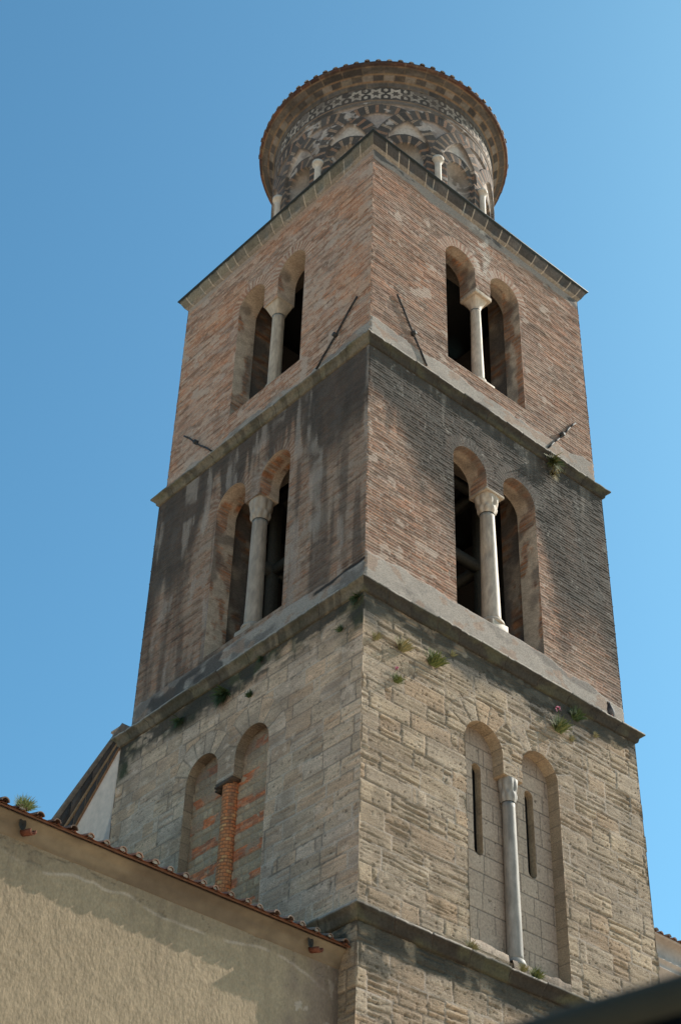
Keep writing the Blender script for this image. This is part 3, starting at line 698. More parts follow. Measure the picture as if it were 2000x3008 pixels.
def drum_fn(TH, Z):
    rel = (TH - A0) / STEP; X = (TH - A0) * DR
    seed = 500
    n = fbm(X * 2, Z * 2, seed, 5)
    # ground: rough mortar and stone
    col = lerp(C(.23, .20, .18), C(.38, .34, .31), ss(.35, .65, n)); D = np.full(TH.shape, -.07) + .03 * (fbm(X * 6, Z * 6, 3) - .5)
    kn = np.floor(rel); xn = (rel - kn - .5) * STEP * DR           # niche coordinate (bay centre)
    ks = np.round(rel); xs = (rel - ks) * STEP * DR                # column coordinate
    # inner arches and niches
    r = np.hypot(xn, np.clip(Z - SPR + .02, 0, 9)); inner = r < 1.08
    up = Z > SPR - .02
    a_in = np.where(up, np.arctan2(Z - SPR + .02, xn), 0)
    ci = voussoir(a_in + 20 + kn * 3.1, .83, seed + 4)
    ci2 = voussoir((Z - 40) + kn * 7.7 + 3 * (xn > 0), 1.0, seed + 5)
    D = np.where(inner, -.13, D); col = np.where(inner[..., None], np.where(up[..., None], ci, ci2), col)
    rim = inner & (r > 1.01); col = np.where(rim[..., None], C(.10, .10, .10), col)
    rn = .60 + .05 * (vn(Z * 4, kn, 9) - .5)
    ni = r < rn; t2 = np.clip(r / .6, 0, 1)
    D = np.where(ni, -.20 - .35 * np.sqrt(np.clip(1 - t2 ** 2, 0, 1)), D); col = np.where(ni[..., None], lerp(C(.40, .38, .345), C(.26, .235, .20), ss(.35, .7, fbm(X * 1.2, Z * 1.2, 6))), col)
    # plaster lens between inner and outer arches
    lens = (~inner) & (np.abs(xn) < 1.1) & (Z > SPR + .55) & (Z < SPR + 1.75)
    # outer arches centred on the columns, two per column overlapping
    for m in (-1, 0, 1):
        kc = ks + m; xo = (rel - kc) * STEP * DR; zz = (Z - SPR) / 1.035; ro = np.hypot(xo, np.clip(zz, 0, 9))
        band = (ro > 1.95) & (ro < 2.44)
        ao = np.where(zz > 0, np.arctan2(zz, xo), np.where(xo > 0, zz / 2.2, math.pi - zz / 2.2))
        sub = voussoir(ao + 60 + kc * 1.7, 2.2, seed + 8)
        inn = ro <= 1.95
        if m == -1: allin = inn
        else: allin = allin & inn if False else allin
        col = np.where(band[..., None], sub, col); D = np.where(band, .0 + .012 * (h2(np.floor(ao * 2.2 / .3), kc, 4) - .5), D)
        edge = band & ((ro < 1.985) | (ro > 2.405)); col = np.where(edge[..., None], C(.14, .125, .115), col)
    # white plaster of the lens: inside both neighbouring outer arches, above the inner arch
    o1 = np.hypot((rel - kn) * STEP * DR, np.clip((Z - SPR) / 1.035, 0, 9)); o2 = np.hypot((rel - kn - 1) * STEP * DR, np.clip((Z - SPR) / 1.035, 0, 9))
    ln = (o1 < 1.95) & (o2 < 1.95) & (~inner) & (np.abs(xn) < 1.09) & (Z > SPR)
    col = np.where(ln[..., None], lerp(C(.50, .47, .425), C(.36, .33, .30), ss(.4, .7, n)), col); D = np.where(ln, -.13, D)
    # piers under the springing
    pier = (np.abs(xs) < .42) & (Z < SPR + .05)
    pc = voussoir((Z - 40) + ks * 3.3, 1.0, seed + 9); col = np.where(pier[..., None], pc, col); D = np.where(pier, 0, D)
    # bands above
    b1 = Z > 50.78; col = np.where(b1[..., None], lerp(BLK * 1.5, C(.20, .185, .165), ss(.4, .6, n)), col); D = np.where(b1, 0, D)
    fl = (Z > 50.93) & (Z < 51.02); col = np.where(fl[..., None], C(.27, .20, .14), col); D = np.where(fl, .02, D)
    sb = (Z > 51.02) & (Z < 51.78); col = np.where(sb[..., None], lerp(C(.07, .066, .062), C(.14, .13, .12), n), col); D = np.where(sb, -.015, D)
    s0 = (TH - math.radians(223.5)) / math.radians(10); sk_ = np.round(s0); sx = (s0 - sk_) * math.radians(10) * DR; sy = Z - 51.41
    sv = star(sx, sy, .355) & ~star(sx, sy, .165) & sb
    wc = WHT * .78 * (.7 + .4 * h2(sk_, sk_ * 0, 31))[..., None] * (.85 + .3 * fbm(X * 7, Z * 7, 33))[..., None]
    col = np.where(sv[..., None], wc, col)
    hx = (s0 - np.floor(s0) - .5) * math.radians(10) * DR; hz = np.abs(sy) - .20
    hexd = (np.maximum(np.abs(hx), np.abs(hx) * .5 + np.abs(hz) * .87) < .185) & sb; col = np.where(hexd[..., None], C(.075, .072, .07), col)
    dot = (np.hypot(hx, hz * .85) < .075) & sb; col = np.where((dot & (h2(np.floor(s0), sk_ * 0 + (sy > 0), 35) > .15))[..., None], wc, col); col = np.where((sb & (fbm(X * 3, Z * 3, 45, 4) > .63))[..., None], C(.20, .18, .16), col)
    tp = Z >= 51.78; col = np.where(tp[..., None], C(.23, .19, .15), col)
    lim = ss(.66, .74, fbm(X * 2.5 + 9, Z * 3, 41, 5)) * (Z < 50.9); col = lerp(col, C(.50, .47, .43), lim * .8)
    col = lerp(col, C(.16, .12, .09), ss(.5, .8, fbm(X * .8, Z * 1.0, 43)) * .4)
    lum = col.mean(-1, keepdims=True); return D, col * np.clip(.55 + lum * 1.3, .62, 1.15) * .86 + C(.20, .18, .16) * .14
mb = MB()
def drum_part(th0, th1, z0, z1, dth, dz):
    th = np.linspace(th0, th1, int((th1 - th0) * DR / dth) + 1); zs = lin(z0, z1, dz); TH, Z = np.meshgrid(th, zs, indexing='ij'); D, c = drum_fn(TH, Z)
    mb.grid(np.stack([(DR + D) * np.cos(TH), (DR + D) * np.sin(TH), Z], -1), c)
drum_part(math.radians(128), math.radians(328), 45.1, 51.84, .024, .024)
drum_part(math.radians(-32), math.radians(128), 45.1, 51.84, .08, .08)
drum = mb.build('drum', M_DRUM, tower)
# cove of stone courses under the eaves
prof = [(4.15, 51.76), (4.175, 51.79), (4.18, 51.93), (4.21, 52.02), (4.225, 52.03), (4.32, 52.12), (4.41, 52.19), (4.425, 52.20), (4.53, 52.26), (4.66, 52.325), (4.67, 52.33), (4.765, 52.38), (4.785, 52.46), (4.70, 52.50), (4.4, 52.5)]
pz = []
for (a, b) in zip(prof[:-1], prof[1:]):
    for k in range(3): pz.append((a[0] + (b[0] - a[0]) * k / 3, a[1] + (b[1] - a[1]) * k / 3))
pz.append(prof[-1]); pz = np.array(pz); th = np.linspace(0, 2 * np.pi, 720, endpoint=False)
TH, RR = np.meshgrid(th, pz[:, 0], indexing='ij'); ZZ = np.tile(pz[None, :, 1], (720, 1)); X = TH * 4.4
n = fbm(X * 2.2, RR * 9 + ZZ * 3, 61, 5)
rowi = np.searchsorted([4.2, 4.423, 4.667, 4.8], RR)
L = X / np.array([.8, .40, .75, .38, .4])[rowi] + rowi * .37; kk = np.floor(L); f = L - kk; t = h2(kk, rowi, 62)
dk = lerp(C(.09, .085, .08), C(.21, .195, .17), t)
chk = np.where((kk % 2 == 0)[..., None], lerp(C(.26, .245, .21), C(.36, .33, .285), t), lerp(C(.09, .085, .08), C(.15, .14, .13), t))
c = np.where((rowi == 1)[..., None], chk, dk); c = np.where((rowi >= 3)[..., None], lerp(C(.09, .05, .04), C(.22, .11, .075), t), c)
for e in (4.215, 4.423, 4.667): c = lerp(c, lerp(C(.34, .20, .11), C(.36, .29, .19), n), ss(.03, .012, np.abs(RR - e)) * .9)
c = lerp(c, C(.30, .24, .17), (f < .05) * .8); c = lerp(c, C(.31, .24, .14), ss(.55, .75, n) * .35); c = c * (.72 + .56 * fbm(X * 5, RR * 22, 64, 4))[..., None]; c = lerp(c, C(.07, .065, .06), ss(.62, .74, fbm(X * 1.1, RR * 3, 63)) * .6)
c = c * C(.62, .63, .66)
R2 = RR + (.012 * (t - .5) - .008 * (f < .05)) * (rowi < 4)
mb = MB(); mb.grid(np.stack([R2 * np.cos(TH), R2 * np.sin(TH), ZZ], -1), c, wrap=True); mb.build('drum_cornice', M_DRUM, tower)
mb = MB(); r_ = 74
for k in range(r_):
    a = 2 * math.pi * k / r_ + .02; ca, sa = math.cos(a), math.sin(a); jit = rng.uniform(-.03, .02)
    rr = [4.80 + jit, 4.2]; P = []
    for q in np.linspace(0, math.pi, 8):
        P.append([(R * ca - sa * .10 * math.cos(q) * (R / 4.8), R * sa + ca * .10 * math.cos(q) * (R / 4.8), 52.50 + (4.8 - R) * .30 + .095 * math.sin(q)) for R in rr])
    P = np.array(P); cc = lerp(C(.33, .27, .21), C(.42, .39, .34), rng.random()) * rng.uniform(.7, 1.1); mb.grid(P, cc)
    mid = np.array([4.80 * ca, 4.80 * sa, 52.5])
    e = P[:, 0]; mb.add(np.vstack([e, [(4.80 + jit) * ca, (4.80 + jit) * sa, 52.5]]), [(i, i + 1, 8, 8) for i in range(7)] if False else [(i, min(i + 1, 7), min(i + 2, 7), 8) for i in range(0, 6, 2)], cc * .8)
mb.lathe([(4.78, 52.49), (4.2, 52.68), (0.0, 53.9)], 0, 0, 74, C(.32, .2, .14)); mb.build('drum_roof', M_TILE, tower)
# little columns of the drum arcade
for k in range(12):
    a = A0 + k * STEP; cx, cy = (DR + .05) * math.cos(a), (DR + .05) * math.sin(a)
    mb = MB(); mb.lathe([(0, 45.12), (.125, 45.12), (.12, 47.85), (.12, 47.86)], cx, cy, 14, C(.62, .58, .50))
    o = mb.build('drum_column', M_MARBLE, tower, True)
    mb = MB(); mb.lathe([(.12, 47.85), (.14, 47.90), (.20, 48.02), (.215, 48.03), (.215, 48.14), (0, 48.14)], cx, cy, 14, C(.62, .58, .50)); mb.build('capital', M_MARBLE, o)

# ------------------------------------------------------------------ bell frame inside the second storey
bf = empty('timber_frame', 'grey timber bell frame seen in the dark of the lower brick window', 'bell frame', (0, 0, 26.6))
def part_box(name, b, m, par):
    mb = MB(); mb.box(*b); o = mb.build(name, m, par); o.matrix_parent_inverse = Matrix.Translation(-par.location); return o
for x in (-3.0, -1.0, 1.4): 
    for y in (-3.0, 1.4): part_box('post', (x - .14, x + .14, y - .14, y + .14, 26.6, 35.0), M_WOOD, bf)
for z in (31.7, 34.6):
    for y in (-3.0, 1.4): part_box('beam', (-3.14 - .3, 2.0, y - .13, y + .13, z, z + .3), M_WOOD, bf)
    for x in (-3.0, 1.4): part_box('beam', (x - .12, x + .12, -2.86, 1.26, z + .01, z + .29), M_WOOD, bf)

# ------------------------------------------------------------------ plaster house on the left
house = empty('plaster_house', 'rough ochre plastered house with a tiled eave leaning against the tower', 'house', (-12, -4.6, 0))
def child(o): o.matrix_parent_inverse = Matrix.Translation(-o.parent.location); return o
PY = -4.6
def stucco(U, Z):
    n = fbm(U * 5.5, Z * 4.2, 201, 5); n2 = fbm(U * 14, Z * 11, 203, 4)
    rep = ss(-.08, .10, Z - (16.28 + .42 * (fbm(U * .55, Z * .2, 205, 4) - .5) * 2))
    right = ss(-7.0, -6.4, U + .5 * (fbm(U, Z * .7, 207) - .5)) 
    D = (1 - .8 * np.maximum(rep, right)) * (.012 * (n - .5) + .012 * (n2 - .5)) + .006 * rep
    c = lerp(C(.345, .30, .21), C(.28, .24, .165), fbm(U * .6, Z * .8, 209, 5)) * (.86 + .28 * fbm(U * 7, Z * 6, 237, 4))[..., None]
    c = lerp(c, C(.22, .19, .135), rep * (.45 + .3 * fbm(U * 1.5, Z, 211)))  # browner repair band, darkened further to deepen the shadow of the eave
    ed = ss(.05, .0, np.abs(Z - (16.28 + .42 * (fbm(U * .55, Z * .2, 205, 4) - .5) * 2))) * ss(.42, .55, fbm(U * 1.3, Z * 1.3, 213))
    c = lerp(c, C(.46, .43, .37), ed * .7)
    c = lerp(c, C(.20, .165, .135), right * ss(.40, .60, fbm(U * 1.1, Z * .5, 215, 5)) * .75)
    c = lerp(c, C(.45, .42, .36), right * ss(.69, .73, fbm(U * 2.6, Z * 2.2, 217, 5)) * .7)
    cr = np.abs(fbm(U * .9 + .6 * fbm(U * 3, Z * 3, 231), Z * 1.4, 233, 4) - .5); c = lerp(c, C(.13, .11, .08), ss(.008, .003, cr) * np.maximum(rep, right) * .75); D -= .010 * ss(.010, .004, cr) * np.maximum(rep, right)
    dr = ss(.52, .70, fbm(U * 2.4, Z * .28, 235, 5)) * ss(14.2, 16.4, Z); c = lerp(c, C(.20, .17, .125), dr * .45)
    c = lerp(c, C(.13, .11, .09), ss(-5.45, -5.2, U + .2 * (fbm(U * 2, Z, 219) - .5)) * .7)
    return D, c
mb = MB(); U, Z = np.meshgrid(lin(-15.5, -5.0, .03), lin(12.4, 16.66, .03), indexing='ij'); D, c = stucco(U, Z)
mb.grid(np.stack([U, PY - D, Z], -1), c)
mb.box(-15.5, -5.1, PY + .02, PY + .5, 0, 16.9, C(.40, .335, .25)); mb.box(-30, -15.5, PY, PY + .5, 0, 16.9, C(.42, .35, .26)); mb.box(-15.5, -5.1, PY - .0, PY + .02, 0, 12.4, C(.42, .35, .26))
mb.box(-30, -5.4, PY + .5, 12, 0, 16.9, C(.4, .34, .26))
child(mb.build('wall', M_STUCCO, house))
# cove cornice under the eave
us = lin(-30, -5.0, .06)
pc = [(.0, 16.60), (.045, 16.64), (.05, 16.70), (.075, 16.72), (.10, 16.80), (.16, 16.89), (.245, 16.955), (.25, 16.99), (-.3, 16.99)]
P = np.zeros((len(us), len(pc), 3)); cc = np.zeros_like(P)
for k, (d, z) in enumerate(pc):
    nn = fbm(us * 1.8, us * 0 + z * 2, 221, 5); P[:, k] = np.stack([us, PY - d - .02 * (nn - .5) * (k > 0), z + .012 * (fbm(us * 2, us * 0 + k, 223) - .5)], -1)
    cc[:, k] = lerp(C(.22, .19, .135), C(.14, .118, .085), ss(.4, .65, fbm(us * .9, us * 0 + z * 3, 225, 5))) 
    cc[:, k] = lerp(cc[:, k], C(.12, .10, .075), ss(.5, .7, fbm(us * .5 + 3, us * 0 + z, 227)) * .7)
mb = MB(); mb.grid(P, cc); child(mb.build('cornice', M_PLAIN, house))
# tiled roof: pans and cover tiles with open mouths at the eave
mb = MB(); sl_ = math.tan(math.radians(17)); ey = PY - .365; ez = 17.03
def roof_z(y): return ez + (y - ey) * sl_
mb.add([(-30, ey, ez - .012), (-5.2, ey, ez - .012), (-5.2, 10, roof_z(10) - .012), (-30, 10, roof_z(10) - .012)], [(0, 1, 2, 3)], C(.50, .34, .24))  # unseen upper slope made pale to bounce warm light onto the tower
mb.add([(-30, ey, ez - .045), (-5.2, ey, ez - .045), (-5.2, 10, roof_z(10) - .045), (-30, 10, roof_z(10) - .045)], [(3, 2, 1, 0)], C(.22, .13, .09))
x = -5.32; k = 0
while x > -29:
    jx = rng.uniform(-.03, .03); jr = rng.uniform(.072, .10); out = rng.uniform(-.035, .03); tilt = rng.uniform(-.03, .03)
    tone = lerp(lerp(C(.40, .24, .16), C(.46, .40, .33), rng.random()), C(.10, .085, .08), rng.random() * .6); last = 10 if x < -5.4 else -4.0
    # pan lip (thin red clay edge under the covers)
    P = []
    for q in np.linspace(0, math.pi, 9):
        P.append([(x + .195 - .17 * math.cos(q), yy, roof_z(yy) + .012 - .055 * math.sin(q)) for yy in (ey - .03 + out * .3, 9.9)])
    mb.grid(np.array(P), C(.30, .13, .08) * rng.uniform(.7, 1.1))
    rows = 1 if x < -16 else 5
    for s in range(rows):
        y0 = ey + out + s * .42; y1 = y0 + .48 if s < rows - 1 else 9.9
        ro, ri_ = jr * rng.uniform(.95, 1.05), jr - .022; Po = []; Pi = []
        for q in np.linspace(0, math.pi, 11):
            Po.append([(x + jx + ro * math.cos(q), yy, roof_z(yy) + .02 + ro * math.sin(q) + .012 * (yy == y0)) for yy in (y0, y1)])
            Pi.append([(x + jx + ri_ * math.cos(q), yy, roof_z(yy) + .02 + ri_ * math.sin(q) + .012 * (yy == y0)) for yy in (y0, y1)])
        Po = np.array(Po); Pi = np.array(Pi); tc_ = tone * rng.uniform(.8, 1.15) * (.75 if s == 0 else 1.2)
        mb.grid(Po, tc_); mb.grid(Pi, tc_ * .45, flip=True); mb.grid(np.stack([Po[:, 0], Pi[:, 0]], 1), tc_ * .75)
        if s == 0 and rng.random() < .9:     # mouth packed with mortar
            m0 = Pi[:, 0].copy(); m0[:, 1] += .03; mb.add(np.vstack([m0, [(x + jx, y0 + .02, roof_z(y0) + .02)]]), [(i, i + 1, i + 1, 11) for i in range(0)] + [(i, i + 1, i + 2, 11) for i in range(0, 10, 2)], C(.40, .37, .31) * rng.uniform(.7, 1.1))
    x -= .39 + rng.uniform(-.02, .02)
child(mb.build('roof', M_TILE, house))
for px_, pz_, lab in ((-13.35, 16.74, 'broken clay spout in a dark hole near the far end of the eave'), (-6.15, 16.74, 'broken clay spout in a dark hole near the tower')):
    mb = MB(); n = 14; an = np.linspace(0, 2 * np.pi, n, endpoint=False)
    ring = lambda y, r, dz=0: [(px_ + r * .8 * math.cos(a), y, pz_ + .10 + r * 1.3 * math.sin(a) + dz) for a in an]
    mb.grid(np.stack([np.array(ring(PY - .215, .10)), np.array(ring(PY - .17, .0))], 1), C(.015, .012, .01), wrap=True)
    h_ = mb.build('drain_hole', M_DARK, house); child(h_)
    mb = MB(); P = []
    for q in np.linspace(math.pi, 2 * math.pi, 9):
        P.append([(px_ + .09 + .065 * math.cos(q) + s * .08, PY - .12 - s * .24, pz_ + .02 + .085 * math.sin(q) - s * .03) for s in (0, .5, 1)])
    P = np.array(P); mb.grid(P, C(.15, .06, .038)); mb.grid(P - np.array([0, 0, .018]), C(.15, .06, .038), flip=True)
    sp = mb.build('clay_spout', M_TILE, house); sp['label'] = lab; child(sp)
    so_ = sp.modifiers.new('thickness', 'SOLIDIFY'); so_.thickness = .015

# ------------------------------------------------------------------ white gabled wall behind the left corner
gab = empty('gabled_house', 'white walled building with a raking cornice of dark stone blocks behind the tower', 'house', (-5.2, 8, 0))
top = lambda y: 27.03 - .60 * (y - 5.14); bot = lambda y: 26.41 - 1.005 * (y - 5.14)
ys = lin(4.9, 11.0, .05)
mb = MB()
P = np.stack([np.stack([0 * ys - 5.19, ys, np.minimum(top(ys), 27) * 0 + 0], -1), np.stack([0 * ys - 5.19, ys, bot(ys) + .05], -1)], 1)
P[:, :, 0] = np.where(P[:, :, 1] < 5.2, -5.10, P[:, :, 0])
P2 = np.stack([P[:, 0] * (1 - t) + P[:, 1] * t for t in np.linspace(.7, 1, 60)], 1)
yy, zz = P2[:, :, 1], P2[:, :, 2]; wall_shade = ss(.03, -.03, yy - (5.16 + .30 * ss(24.6, 23.2, zz)))  # soft curved shadow beside the tower, painted into the wall colour
mb.grid(P2, lerp(C(.80, .70, .60), C(.50, .48, .46), wall_shade)); mb.box(-5.17, 3, 5.3, 11, 0, 20, C(.66, .64, .60)); child(mb.build('wall', M_PLAIN, gab))
def gquad(mb, y0, y1, f0, f1, xo, c, xb=-5.17):
    """block between fractions f0..f1 of the band (0 bottom, 1 top)"""
    p = lambda y, f: bot(y) + (top(y) - bot(y)) * f
    a = [(y0, p(y0, f0)), (y1, p(y1, f0)), (y1, p(y1, f1)), (y0, p(y0, f1))]
    v = [(xo, y, z) for y, z in a] + [(xb, y, z) for y, z in a]
    mb.add(v, [(0, 1, 2, 3), (0, 4, 5, 1), (1, 5, 6, 2), (2, 6, 7, 3), (3, 7, 4, 0)], c)
mb = MB(); gquad(mb, 5.16, 11, 0, 1.0, -5.215, C(.30, .22, .15))
for (f0, f1, xo, ln) in ((.05, .40, -5.225, .36), (.54, .90, -5.25, .33)):
    y = 5.18
    while y < 10.8:
        w = ln * rng.uniform(.75, 1.3) * (1 + .10 * (y - 5)); gquad(mb, y + .02, y + w - .02, f0, f1, xo, lerp(C(.05, .042, .038), C(.10, .085, .075), rng.random())); y += w
gquad(mb, 5.16, 11, .425, .50, -5.26, C(.34, .24, .15)); gquad(mb, 5.16, 11, -.02, .035, -5.24, C(.32, .19, .11))
child(mb.build('raking_cornice', M_STONE, gab))
mb = MB(); gquad(mb, 5.0, 11, .925, 1.03, -5.33, C(.22, .21, .195), 3.0); child(mb.build('roof', M_TILE, gab))
mb = MB(); mb.box(-5.25, -4.9, 5.22, 5.56, 26.7, 27.06, C(.46, .42, .36)); mb.box(-5.29, -4.86, 5.18, 5.60, 27.06, 27.12, C(.42, .38, .33)); child(mb.build('gable_cap', M_STONE, gab))

# ------------------------------------------------------------------ house behind the right edge
rh = empty('plaster_house', 'pale house with a tiled eave peeping out beside the right edge of the tower', 'house', (26, 6, 0))
us = lin(12, 46, .2); pr = [(0, 10.0), (0, 28.0), (.06, 28.02), (.06, 28.06), (.0, 28.10), (0, 28.32), (.09, 28.36), (.09, 28.42), (.03, 28.44), (.03, 29.02), (.10, 29.06), (.22, 29.16), (.30, 29.18), (.30, 29.24), (-.5, 29.24)]
mb = MB(); P = np.zeros((len(us), len(pr), 3))
for k, (d, z) in enumerate(pr): P[:, k] = np.stack([us, 6 - d + 0 * us, z + 0 * us], -1)
cc = np.zeros_like(P); zz = P[:, :, 2]; cc[:] = lerp(C(.52, .50, .47), C(.42, .39, .35), fbm(us[:, None] * 1.5 + 0 * zz, zz * 1.5, 301)); cc[:, 9:12] *= .82
mb.grid(P, cc); mb.box(12.0, 46, 6.02, 20, 0, 29.2, C(.5, .46, .4)); child(mb.build('wall', M_PLAIN, rh))
mb = MB(); mb.add([(12, 5.66, 29.25), (46, 5.66, 29.25), (46, 20, 32), (12, 20, 32)], [(0, 1, 2, 3)], C(.3, .18, .12))
x = 12.2
while x < 46:
    P = []
    for q in np.linspace(0, math.pi, 8): P.append([(x + .11 * math.cos(q), yy, 29.24 + (yy - 5.62) * .19 + .10 * math.sin(q)) for yy in (5.60 + .05 * math.sin(x * 9), 20)])
    P = np.array(P); c0 = lerp(C(.30, .16, .12), C(.40, .37, .34), rng.random()); mb.grid(P, c0)
    mb.add(np.vstack([P[:, 0], [(x, 5.6, 29.24)]]), [(0, 1, 2, 8), (2, 3, 4, 8), (4, 5, 6, 8), (6, 7, 7, 8)][:3], c0 * .5); x += .38
child(mb.build('roof', M_TILE, rh))

# ------------------------------------------------------------------ plants
def tuft(name, loc, out, r, n, label, cols, hang=0.0, flower=None, seed=0, spread=1.0, fine=1.0):
    rr = random.Random(seed); mb = MB(); o3 = np.array(out, float)
    side = np.cross(o3, (0, 0, 1.)); side /= np.linalg.norm(side)
    r = r * .85
    for k in range(int(n * 2.6 / fine)):
        L = r * rr.uniform(.45, 1.0); d = o3 * rr.uniform(.15, .9) + side * rr.uniform(-1, 1) * spread + np.array((0, 0, 1.)) * (rr.uniform(.2, 1.3) if hang == 0 else rr.uniform(-1.6, .35) * hang)
        d /= np.linalg.norm(d); b = side * rr.uniform(-.25, .25) * r + np.array((0, 0, 1.)) * rr.uniform(-.12, .12) * r
        wv = np.cross(d, o3); wv = wv / (np.linalg.norm(wv) + 1e-6); w = r * rr.uniform(.018, .042) * fine
        p0 = b; p1 = b + d * L * .5; p2 = b + d * L + np.array((0, 0, -1.)) * L * .25 * rr.random()
        c = lerp(np.array(cols[0]), np.array(cols[1]), rr.random())
        mb.add([p0 - wv * w * .4, p0 + wv * w * .4, p1 + wv * w, p1 - wv * w], [(0, 1, 2, 3)], c)
        mb.add([p1 - wv * w, p1 + wv * w, p2 + wv * w * .15, p2 - wv * w * .15], [(0, 1, 2, 3)], c * 1.05)
    o = mb.build(name, M_PLANT); o.location = loc; tag(o, label, 'plant', 'plants growing on the walls and roof')
    if flower is not None:
        mb = MB(); st_ = o3 * .25 * r + side * .15 * r; tipz = r * 1.25
        mb.bar(st_ * .3, st_ + np.array((0, 0, tipz)), r * .025, 4, C(.12, .16, .05))
        for k in range(26):
            p = st_ + np.array((0, 0, tipz)) + np.array([rr.uniform(-1, 1), rr.uniform(-1, 1), rr.uniform(-1.2, 1)]) * r * .13
            s = r * rr.uniform(.04, .07); e = side * s; g = np.array((0, 0, s)) + o3 * rr.uniform(-s, s)
            mb.add([p - e, p - g, p + e, p + g], [(0, 1, 2, 3)], C(.42, .08, .19) * rr.uniform(.7, 1.2))
        mb.build('flower', M_PLANT, o)
    return o
G1 = ((.07, .11, .03), (.19, .22, .07)); G2 = ((.17, .18, .07), (.33, .30, .15)); G3 = ((.03, .06, .02), (.08, .12, .04))
fy = -5.16
tuft('wall_plant', (2.60, -5.10, 35.52), (0, -1, 0), .55, 70, 'trailing green plant hanging under the upper string course on the right face', ((.05, .09, .02), (.20, .20, .06)), 1.0, None, 1)
tuft('wall_plant', (2.56, -5.08, 35.02), (0, -1, 0), .38, 40, 'small yellowish tuft below the trailing plant on the right face', ((.14, .14, .05), (.28, .22, .08)), .9, None, 2)
tuft('wall_plant', (-4.77, fy, 25.14), (0, -1, 0), .32, 26, 'thin pale tuft closest to the front corner under the middle string course', G2, 0, None, 3)
tuft('wall_plant', (-3.88, fy, 25.26), (0, -1, 0), .48, 55, 'olive grass tuft second from the front corner under the middle string course', G2, 0, None, 4)
tuft('wall_plant', (-2.79, fy, 25.34), (0, -1, 0), .58, 65, 'largest upright yellow green tuft on the right stone face', G1, 0, None, 5)
tuft('wall_plant', (-4.04, fy, 24.22), (0, -1, 0), .34, 45, 'small green plant with a pink flower near the front corner', G1, 0, 1, 6)
tuft('wall_plant', (-2.08, fy, 25.95), (0, -1, 0), .24, 22, 'tiny pale tuft just under the middle string course above the left arch', G2, 0, None, 7)
tuft('wall_plant', (1.90, fy, 25.42), (0, -1, 0), .58, 75, 'dense dark green tuft with a pink flower above the right blind arch', ((.05, .10, .03), (.22, .24, .09)), 0, 1, 8)
tuft('wall_plant', (2.62, fy, 26.12), (0, -1, 0), .52, 45, 'dark green spiky plant touching the middle string course', G3, 0, None, 9)
tuft('wall_plant', (2.39, fy, 25.34), (0, -1, 0), .26, 22, 'thin pale tuft right of the dense green tuft', G2, 0, None, 10)
tuft('wall_plant', (3.43, fy, 25.9), (0, -1, 0), .24, 22, 'tiny olive tuft near the far right corner of the stone face', G2, 0, None, 11)
tuft('wall_plant', (-1.74, -5.2, 17.98), (0, -1, 0), .36, 34, 'dry grass tuft at the left foot of the right niche', G2, 0, None, 12)
tuft('wall_plant', (-.12, -5.28, 17.95), (0, -1, 0), .30, 34, 'grass tuft on the ledge just right of the marble column foot', G2, 0, None, 13)
tuft('wall_plant', (.32, -5.28, 17.93), (0, -1, 0), .42, 55, 'broad green tuft on the ledge below the right slit window', G1, 0, None, 14, 1.4)
tuft('wall_plant', (-5.17, -4.94, 26.36), (-1, 0, 0), .34, 40, 'dark moss clump at the top front corner of the left stone face', G3, .8, None, 15)
tuft('wall_plant', (-5.17, -4.34, 25.62), (-1, 0, 0), .26, 28, 'small green sprig on the left stone face nearest the front corner', G3, 0, None, 16)
tuft('wall_plant', (-5.17, -.8, 25.35), (-1, 0, 0), .28, 40, 'green sprig above the right arch of the left stone face', G3, 0, None, 17)
tuft('wall_plant', (-5.17, .33, 26.0), (-1, 0, 0), .55, 80, 'wide dark ivy patch under the string course above the left blind windows', G3, 1.0, None, 18, 1.4)
tuft('wall_plant', (-5.17, -1.17, 26.40), (-1, 0, 0), .26, 30, 'green moss clump under the string course right of the ivy patch', G3, .8, None, 19)
tuft('wall_plant', (-5.17, 2.3, 26.05), (-1, 0, 0), .40, 45, 'dark moss clump under the string course left of the ivy patch', G3, .9, None, 20, 1.4)
tuft('roof_plant', (-13.42, -4.86, 17.10), (0, -1, 0), .40, 70, 'feathery light green weed growing out of the roof tiles', ((.10, .17, .06), (.26, .33, .16)), 0, None, 21, 1.1, .55)

# ------------------------------------------------------------------ pigeon on the string course
pg = bpy.data.objects.new('pigeon', None)
me = bpy.data.meshes.new('pigeon'); 
mb = MB()
spine = [(-.24, .0, .02, .010), (-.17, .0, .045, .030), (-.09, 0, .085, .062), (0, 0, .125, .085), (.07, 0, .165, .080), (.11, 0, .215, .052), (.13, 0, .25, .042), (.155, 0, .275, .044), (.185, 0, .275, .034), (.215, 0, .265, .012), (.24, 0, .257, .003)]
n = 14; an = np.linspace(0, 2 * np.pi, n, endpoint=False); P = []; cc = []
for i, (x, y, z, r) in enumerate(spine):
    P.append([(x + .35 * r * math.sin(a) * (-1 if i < 6 else 0), r * .9 * math.cos(a), z + r * math.sin(a)) for a in an])
    cc.append(np.tile(C(.10, .11, .13) if 1 < i < 5 else (C(.03, .035, .05) if i >= 5 and i < 9 else (C(.02, .02, .02) if i < 2 else C(.25, .22, .2))), (n, 1)))
P = np.array(P).transpose(1, 0, 2); cc = np.array(cc).transpose(1, 0, 2); mb.grid(P, cc, wrap=True)
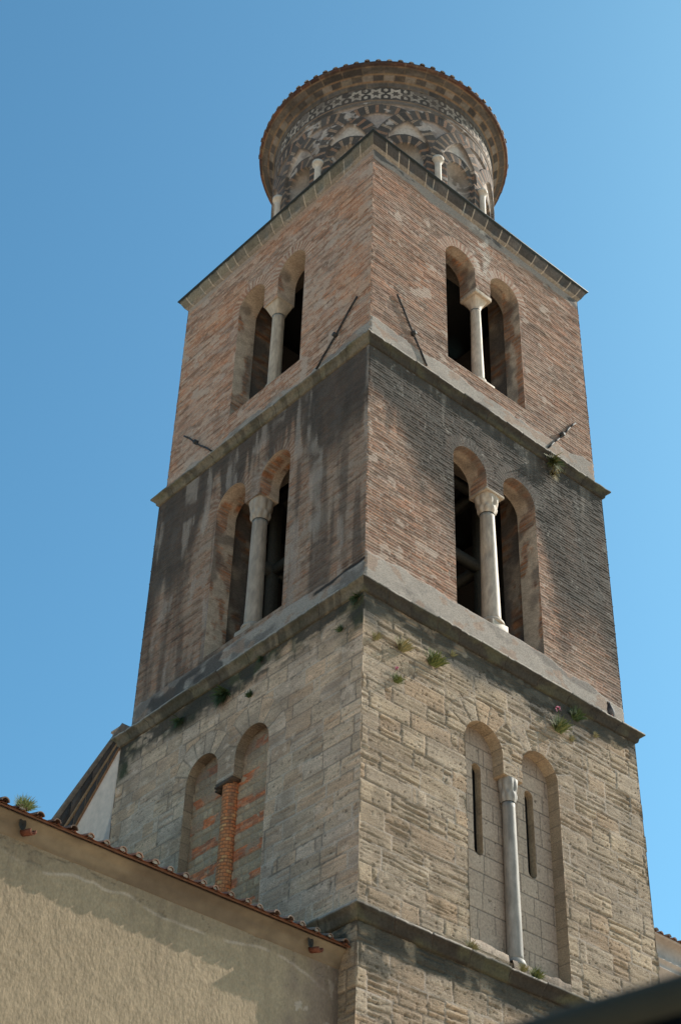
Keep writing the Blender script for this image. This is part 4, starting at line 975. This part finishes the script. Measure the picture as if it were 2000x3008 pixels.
for s in (-1, 1): 
    mb.bar((.01, s * .03, .07), (.02, s * .03, 0), .008, 5, C(.3, .1, .08)); mb.bar((.0, s * .03, .004), (.05, s * .035, .004), .006, 5, C(.3, .1, .08))
    w = [(.06, s * .085, .17), (-.02, s * .088, .14), (-.20, s * .045, .05), (-.10, s * .075, .075)]; mb.add(w, [(0, 1, 2, 3)], C(.22, .23, .25))
pgo = mb.build('pigeon', M_PLANT, None, True); pgo.location = (4.05, -5.30, 26.765); pgo.rotation_euler = (0, 0, math.radians(205)); pgo.scale = (1.25,) * 3
tag(pgo, 'dark pigeon perched on the middle string course near the right corner', 'pigeon')

# ------------------------------------------------------------------ dark metal edge close to the camera, lower right
e1 = np.array((0.70596934, 0.66791577, 0.40223493)); e2 = np.array((0.77722432, 0.57387779, 0.43232658))
a = CAM + e1 / np.linalg.norm(e1) * 1.30; b = CAM + e2 / np.linalg.norm(e2) * 1.16
dirv = (b - a) / np.linalg.norm(b - a); view = (a + b) / 2 - CAM; view /= np.linalg.norm(view)
dn = np.cross(dirv, view); dn /= np.linalg.norm(dn); dn = dn if dn[2] < 0 else -dn
R0 = .021; a0 = a + dn * (R0 + .004) - dirv * .9; b0 = b + dn * (R0 + .004) + dirv * 1.2
can = empty('metal_canopy', 'blurred black metal canopy with a rounded edge, close to the camera at lower right', 'canopy', tuple(b0 * (1, 1, 0)))
mb = MB(); mb.bar(a0, b0, R0, 48); child(mb.build('edge_roll', M_LIP, can, True))
mb = MB(); q = np.array([a0, b0]); fwd = np.array((view[0], view[1], 0)); fwd /= np.linalg.norm(fwd); t_ = fwd * (R0 + .004)
v = [a0 - t_, b0 - t_, b0 - t_ + (0, 0, -.45), a0 - t_ + (0, 0, -.45), a0 + t_, b0 + t_, b0 + t_ + (0, 0, -.45), a0 + t_ + (0, 0, -.45)]
mb.add(v, [(0, 1, 2, 3), (7, 6, 5, 4), (0, 4, 5, 1), (3, 2, 6, 7), (0, 3, 7, 4), (1, 5, 6, 2)]); child(mb.build('fascia', M_BLACK, can))
mb = MB(); mb.bar((b0[0], b0[1], 0), tuple(b0 - np.array((0, 0, .05))), .05, 12); child(mb.build('post', M_BLACK, can))

# ------------------------------------------------------------------ ground
mb = MB(); mb.add([(-1500, -1500, 0), (1500, -1500, 0), (1500, 1500, 0), (-1500, 1500, 0)], [(0, 1, 2, 3)])
g = mb.build('ground', M_GROUND); g['kind'] = 'structure'; g['label'] = 'unseen paved ground of the square, kept pale to bounce light'; g['category'] = 'ground'
